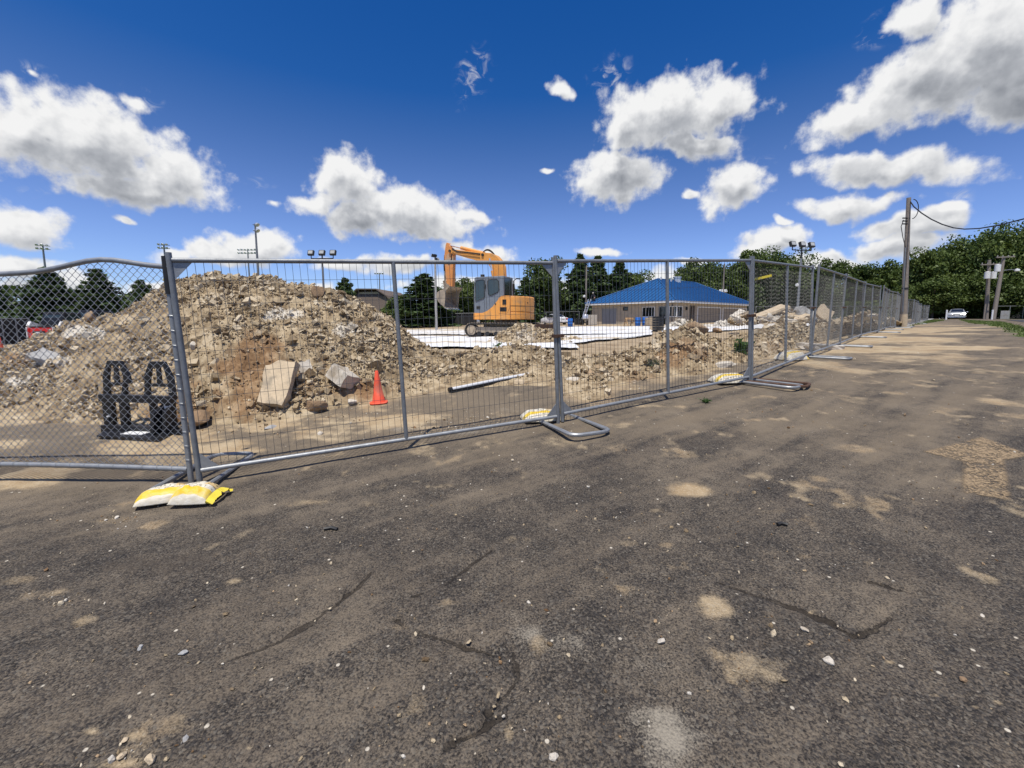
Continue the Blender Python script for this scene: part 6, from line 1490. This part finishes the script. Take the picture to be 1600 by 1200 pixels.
def conifer(seed, H, W, m=None, n=5200, ls=.22, open_=.2):
    rng = np.random.default_rng(seed); P_, D_, T_ = [], [], []
    tiers = int(H / .42); tm = MB(); tm.tube([(0, 0, 0), (0, 0, H * .97)], [H * .02, .02], 8)
    for i in range(tiers):
        f_ = (i + .5) / tiers; z = H * (.06 + .93 * f_); R_ = W / 2 * ((1 - f_) ** .80 * (.72 + .28 * sst(0, .2, f_)) + .03) * rng.uniform(.82, 1.14)
        nb = max(4, int(9 - 4 * f_))
        for b in range(nb):
            a = 2 * math.pi * (b + rng.random() * .8) / nb; L = R_ * rng.uniform(.68, 1.15); k = int(n / tiers / nb * (1.5 - .9 * f_)) + 8
            t = rng.random(k) ** .7; sw = rng.normal(0, .16, k) * L * (.35 + .65 * (1 - np.abs(2 * t - 1)))
            up = .10 * t * L - .30 * L * t * t + .25 * L * np.maximum(t - .6, 0)
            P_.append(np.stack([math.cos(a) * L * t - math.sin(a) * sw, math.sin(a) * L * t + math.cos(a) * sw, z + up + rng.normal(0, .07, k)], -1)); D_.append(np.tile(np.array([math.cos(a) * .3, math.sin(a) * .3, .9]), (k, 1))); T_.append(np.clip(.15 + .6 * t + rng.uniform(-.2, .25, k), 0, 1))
            tm.tube([(0, 0, z), (math.cos(a) * L * .7, math.sin(a) * L * .7, z - .05 * L)], [.03, .012], 4)
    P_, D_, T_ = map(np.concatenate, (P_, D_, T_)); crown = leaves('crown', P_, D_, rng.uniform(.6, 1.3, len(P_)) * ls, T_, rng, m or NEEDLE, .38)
    tme = tm.mesh('trunk', True); tme.materials.append(M['bark']); return crown, tme
PROTO = dict(b0=broad(1, 10, 9.5, 46, 330, .22), b1=broad(2, 10, 8, 40, 330, .22), b2=broad(3, 10, 11, 64, 340, .19), b3=broad(4, 10, 7, 30, 210, .28, LEAFL), b4=broad(5, 10, 9, 44, 320, .22, None, .02), c0=conifer(11, 7, 5.6, None, 9000, .21), c1=conifer(12, 7, 5.0, None, 8000, .21), c2=conifer(13, 9, 6.4, None, 10000, .25), c3=conifer(14, 6, 6.6, None, 8000, .22))
PH_ = dict(b0=10, b1=10, b2=10, b3=10, b4=10, c0=7, c1=7, c2=9, c3=6); PW = dict(b0=9.5, b1=8, b2=11, b3=7, b4=9, c0=5.6, c1=5, c2=6.4, c3=6.6)
tree_i = 0
def tree(label, kind, px, top_py, d, w_px, name=None, group=None, cat='tree', base=None):
    """stands on the ground at distance d; height reaches the row top_py, width w_px pixels of the photograph"""
    global tree_i; tree_i += 1
    p = at(px, 500, d); z0 = gz(p[0], p[1]) - .1; H = at(px, top_py, d)[2] - z0; k = H / PH_[kind]; w = w_px * d / F / PW[kind] * 1.02
    w = w * (1.45 if kind[0] == 'c' else 1.12)
    t = thing(name or ('conifer_tree' if kind[0] == 'c' else 'broadleaf_tree'), label, cat, (p[0], p[1], z0), tree_i * 2.4, group); t.scale = (w, w, k)
    link('trunk', PROTO[kind][1], t); link('crown', PROTO[kind][0], t); return t
GL, GC, GR = 'conifers behind the gate', 'trees behind the building site', 'trees beyond the end of the lane'
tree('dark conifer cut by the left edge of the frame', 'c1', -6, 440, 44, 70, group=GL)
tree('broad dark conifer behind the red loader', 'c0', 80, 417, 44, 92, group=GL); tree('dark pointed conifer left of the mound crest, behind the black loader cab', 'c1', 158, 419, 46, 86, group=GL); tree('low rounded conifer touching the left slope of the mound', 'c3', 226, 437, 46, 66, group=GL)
tree('short flat topped pine behind the mound, left of the barn roof', 'c3', 541, 434, 40, 62, group=GC)
tree('pointed spruce beside the thin lamp post, left of the bucket', 'c2', 664, 427, 60, 92, group=GC); tree('light green small tree between the barn and the pointed spruce', 'b3', 622, 462, 64, 46, group=GC); tree('low leafy tree behind the excavator bucket', 'b1', 690, 450, 66, 52, group=GC)
tree('round dark tree just left of the excavator cab', 'b0', 728, 434, 70, 62, group=GC); tree('narrow tree seen between the cab and the rear body of the excavator', 'c1', 800, 443, 66, 40, group=GC)
tree('tall dark tree right of the excavator, left of the double posts', 'b1', 852, 403, 70, 66, group=GC); tree('dark conifer low beside the tall tree left of the double posts', 'c1', 822, 432, 64, 52, group=GC)
tree('tall dark conifer just right of the double fence posts', 'c2', 905, 396, 72, 62, group=GC); tree('second dark conifer right of the double posts, above the ladder', 'c2', 932, 399, 74, 66, group=GC); tree('dark conifer behind the slope of the left blue roof', 'c1', 966, 408, 72, 66, group=GC); tree('bushy tree ending the row just left of the roof peak', 'b1', 990, 424, 74, 56, group=GC); tree('dark tree low behind the ladder and clutter', 'b4', 880, 440, 78, 60, group=GC)
tree('round dark tree right of the roof peak, behind the roof fan', 'b0', 1078, 405, 82, 72, group=GC); tree('tree rising behind the right hip of the blue roof', 'b1', 1122, 414, 80, 52, group=GC); tree('tall tree behind the fence joint right of the blue roof', 'b0', 1168, 392, 80, 76, group=GC); tree('tall rounded tree left of the right lamp post', 'b2', 1212, 387, 82, 84, group=GC)
tree('dark tree behind the right triple lamp post', 'b4', 1248, 416, 84, 60, group=GC); tree('round tree standing alone right of the right lamp post', 'b0', 1284, 405, 80, 54, group=GC); tree('low tree between the round lone tree and the woods', 'b4', 1318, 432, 88, 56, group=GC)
tree('tree with knobby top left of the tall utility pole', 'b1', 1338, 411, 86, 56, group=GR); tree('wide tree left of the tall utility pole', 'b0', 1378, 408, 84, 64, group=GR); tree('tree directly behind the tall utility pole', 'b4', 1408, 416, 82, 54, group=GR)
tree('tall tree at the left shoulder of the right woods', 'b1', 1440, 389, 72, 66, group=GR); tree('tall dark tree above the silver car', 'b0', 1478, 376, 74, 72, group=GR); tree('large tree left of the transformer pole', 'b2', 1522, 357, 72, 90, group=GR); tree('largest tree behind the leaning utility pole', 'b2', 1568, 347, 70, 104, group=GR); tree('large tree cut by the right edge of the frame', 'b2', 1622, 344, 68, 104, group=GR); tree('large tree just outside the right edge, cut off', 'b0', 1690, 340, 66, 100, group=GR)
for i, (px, py, d, w, k) in enumerate([(1455, 430, 68, 62, 'b4'), (1500, 425, 69, 66, 'b4'), (1540, 420, 66, 66, 'b4'), (1590, 425, 64, 66, 'b4'), (1642, 428, 60, 70, 'b4')]):
    tree(['low dark tree behind the end of the fence', 'low dark tree right above the roof of the silver car', 'low dark tree behind the transformer pole foot', 'low dark tree right of the leaning pole, behind the far fence', 'low dark tree at the right edge above the side road'][i], k, px, py, d, w, group=GR)
# distant woods: one mass low along the horizon
rngw = np.random.default_rng(5); nw = 16000; aw = rngw.uniform(R(-62), R(62), nw); hh = 5 + 4 * fbm(aw * 9, aw * 0, 3, 4); rw = rngw.uniform(118, 132, nw)
zw = rngw.uniform(.1, 1, nw) ** .8 * hh; pw = np.stack([rw * np.sin(aw), rw * np.cos(aw), zg(rw * np.sin(aw), rw * np.cos(aw)) + zw], -1)
wd = link('distant_woods', leaves('distant_woods', pw, np.tile(np.array([0, 0, .7]), (nw, 1)), rngw.uniform(.5, 1.1, nw), rngw.uniform(.1, .9, nw), rngw, LEAF, .7)); tag(wd, kind='stuff')

rngu = np.random.default_rng(15); Pu = []
for (px0, px1, d0_, d1_, h_, n_) in ((1290, 1760, 80, 68, 3.2, 9000), (780, 1290, 80, 84, 2.6, 6000), (600, 780, 68, 72, 2.2, 2500), (-60, 260, 52, 54, 1.8, 3000)):
    t_ = rngu.random(n_); px_ = px0 + (px1 - px0) * t_; d_u = d0_ + (d1_ - d0_) * t_ + rngu.uniform(-2.5, 2.5, n_)
    xx = (px_ - 800) / F * d_u; hh_ = h_ * (.45 + fbm(xx * .35, d_u * .1, 5, 4)); Pu.append(np.stack([xx, d_u, zg(xx, d_u) + hh_ * rngu.random(n_)], -1))
Pu = np.concatenate(Pu); ug = link('undergrowth', leaves('undergrowth', Pu, np.tile(np.array([0, -.2, .6]), (len(Pu), 1)), rngu.uniform(.22, .5, len(Pu)), rngu.uniform(.05, .8, len(Pu)), rngu, LEAF, .7)); tag(ug, kind='stuff')

# ------------------------------------------------------------------ weeds, grass and loose stones
def weed(label, p, h, n, seed, m, spread=.4, name='weed_plant', cat='weed'):
    rng = np.random.default_rng(seed); t = thing(name, label, cat, p); st = MB(); P_, D_ = [], []
    for i in range(n):
        a = rng.uniform(0, 6.28); L = h * rng.uniform(.55, 1.0); q = np.array([math.cos(a), math.sin(a), 0]) * spread * L * rng.uniform(.2, 1)
        st.tube([(0, 0, 0), tuple(q * .4 + np.array([0, 0, L * .6])), tuple(q + np.array([0, 0, L]))], [.006, .005, .002], 4)
        for k in range(9):
            f_ = rng.uniform(.2, 1); P_.append(q * f_ + np.array([0, 0, L * f_]) + rng.normal(0, .05 * h / .4, 3) * np.array([1, 1, .5])); D_.append(rng.normal(0, .4, 3) + np.array([0, 0, .7]))
    st.build('stems', m, t); n_ = len(P_); link('leaves', leaves('leaves', np.array(P_), np.array(D_), rng.uniform(.05, .10, n_) * h / .45, rng.uniform(.3, 1, n_), rng, m, .42), t)
WEED = leaf_mat('weed_leaves', (.035, .075, .02), (.10, .17, .045)); WEEDG = leaf_mat('grey_weed', (.08, .10, .06), (.20, .22, .14))
weed('tall green leafy weed on the bank left of the fence joint', gp(1156, 561), .42, 16, 1, WEED); weed('pale grey green weed tuft at the foot of the soil bank', gp(1023, 580) , .24, 18, 2, WEEDG, .9)
weed('small grass tuft on the asphalt before the second panel', gp(1103, 630), .06, 30, 3, WEED, 1.6, 'grass_tuft', 'grass tuft')
weed('small dark weed on the gravel before the excavator tracks', gp(775, 545), .22, 10, 4, WEED, .8)
def blades(name, poly_list, n, h, seed, m):
    rng = np.random.default_rng(seed); Ps = []
    for poly in poly_list:
        xs, ys = [p_[0] for p_ in poly], [p_[1] for p_ in poly]; x, y = rng.uniform(min(xs), max(xs), n * 6), rng.uniform(min(ys), max(ys), n * 6); k = sdf(x, y, poly) + .8 * (fbm(x * 1.2, y * 1.2, 43, 4) - .5) > .05; Ps.append(np.stack([x[k], y[k]], -1)[:n])
    P_ = np.concatenate(Ps); n_ = len(P_); z = zg(P_[:, 0], P_[:, 1]); b = np.stack([P_[:, 0], P_[:, 1], z], -1); a = rng.uniform(0, 6.28, n_); hh_ = h * rng.uniform(.5, 1.3, n_); w = .012 + .0006 * P_[:, 1]
    s_ = np.stack([np.cos(a), np.sin(a), a * 0], -1) * w[:, None]; tip = b + np.stack([rng.normal(0, .5, n_) * hh_, rng.normal(0, .5, n_) * hh_, hh_], -1)
    V = np.stack([b - s_, b + s_, tip], 1).reshape(-1, 3); o = link(name, np_mesh(name, V, np.arange(3 * n_).reshape(-1, 3), dict(tone=np.repeat(rng.uniform(.2, 1, n_), 3)), False, [m])); return tag(o, kind='stuff')
GRASS = leaf_mat('mown_grass', (.06, .10, .022), (.17, .20, .06)); blades('grass', [VERGE, VERGE2], 22000, .09, 8, GRASS)
# loose stones scattered over the asphalt
rngp = np.random.default_rng(21); n = 1500
r_ = np.exp(rngp.uniform(math.log(1.2), math.log(16), n)); a = rngp.uniform(R(-54), R(54), n); x, y = r_ * np.sin(a), r_ * np.cos(a)
keep = rngp.random(n) < (.25 + 1.1 * sst(.45, .62, fbm(x * .9, y * .9, 91, 4))); keep &= sdf(x, y, SITE) < .1; x, y = x[keep], y[keep]
ex = []
for (px, py, sx, sy, k) in ((180, 812, 35, 12, 50), (215, 1180, 70, 22, 30), (95, 935, 40, 10, 25), (690, 672, 60, 7, 160), (755, 655, 70, 10, 200), (1100, 815, 260, 60, 60), (1230, 660, 200, 60, 70), (330, 672, 120, 8, 120), (560, 650, 90, 10, 120), (1010, 612, 40, 14, 60), (1250, 1000, 200, 60, 25), (1460, 760, 60, 30, 30)):
    for _ in range(k):
        q = gp(px + rngp.normal(0, sx * .6), min(1195, py + rngp.normal(0, sy * .6))); ex.append(q[:2])
ex = np.array(ex); x, y = np.concatenate([x, ex[:, 0]]), np.concatenate([y, ex[:, 1]]); n = len(x)
sz = (.0025 + rngp.exponential(.0026, n)).clip(0, .02) * (1 + .05 * y)
dz_ = zg(x, y) + (1 - sst(8, 40, np.hypot(x, y))) * (.016 * (fbm(x * 1.3, y * 1.3, 11, 3) - .5) + .008 * (fbm(x * 9, y * 9, 12, 3) - .5))
lone = rngp.random(n)
pb_ = link('gravel', rocks_mesh('gravel', np.stack([x, y, dz_ + sz * .35], -1), sz, rngp, .6, dict(tone=np.clip(rngp.normal(.65, .35, n), .1, 1.3), pale=(lone < .22) * rngp.uniform(.3, 1.0, n), orange=(lone > .8) * .8), HM)); tag(pb_, kind='stuff')
for i, (px, py, s_, mk, lab) in enumerate([(1034, 1003, .020, 'conc2', 'white stone lying alone on the asphalt at centre right'), (1296, 1034, .021, 'conc2', 'white stone, the larger of a group on the bare asphalt'), (1258, 985, .016, 'conc2', 'white round stone above the group on the asphalt'), (286, 1022, .017, 'concg', 'grey stone beside the long asphalt crack'), (219, 1013, .014, 'concg', 'small grey stone left of the one beside the crack'), (236, 1188, .022, 'conc', 'large tan stone in the sandy patch at the bottom edge'), (190, 1182, .015, 'conc', 'long tan stone left of the largest one in the sandy patch'), (195, 1157, .012, 'conc', 'tan stone above the others in the sandy patch'), (1504, 1063, .014, 'rockb', 'brown stone on the asphalt at right'), (1535, 963, .010, 'conc2', 'small white stone at the right edge of the asphalt'), (826, 942, .012, 'conc2', 'small white stone on the asphalt near the middle'), (865, 1185, .016, 'conc2', 'white stone at the bottom edge left of the pale dust patch'), (290, 1155, .013, 'concg', 'pale grey stone right of the sandy patch')]):
    p = gp(px, py); rock(lab, M[mk], p + (0, 0, s_ * .3), s_, 60 + i, (1.2, .85, .6), 'stone', 'stone')
for (px, py, L, lab) in ((517, 829, .09, 'short dark stick on the asphalt below the bags'), (1222, 822, .06, 'dark curved scrap on the asphalt right of centre')):
    p = gp(px, py); o = MB().tube([(-L / 2, 0, .012), (0, .01, .016), (L / 2, -.005, .012)], .011, 6).build('stick', M['dark'], None, True); o.location = tuple(p); tag(o, lab, 'stick')
#EOF_ALL
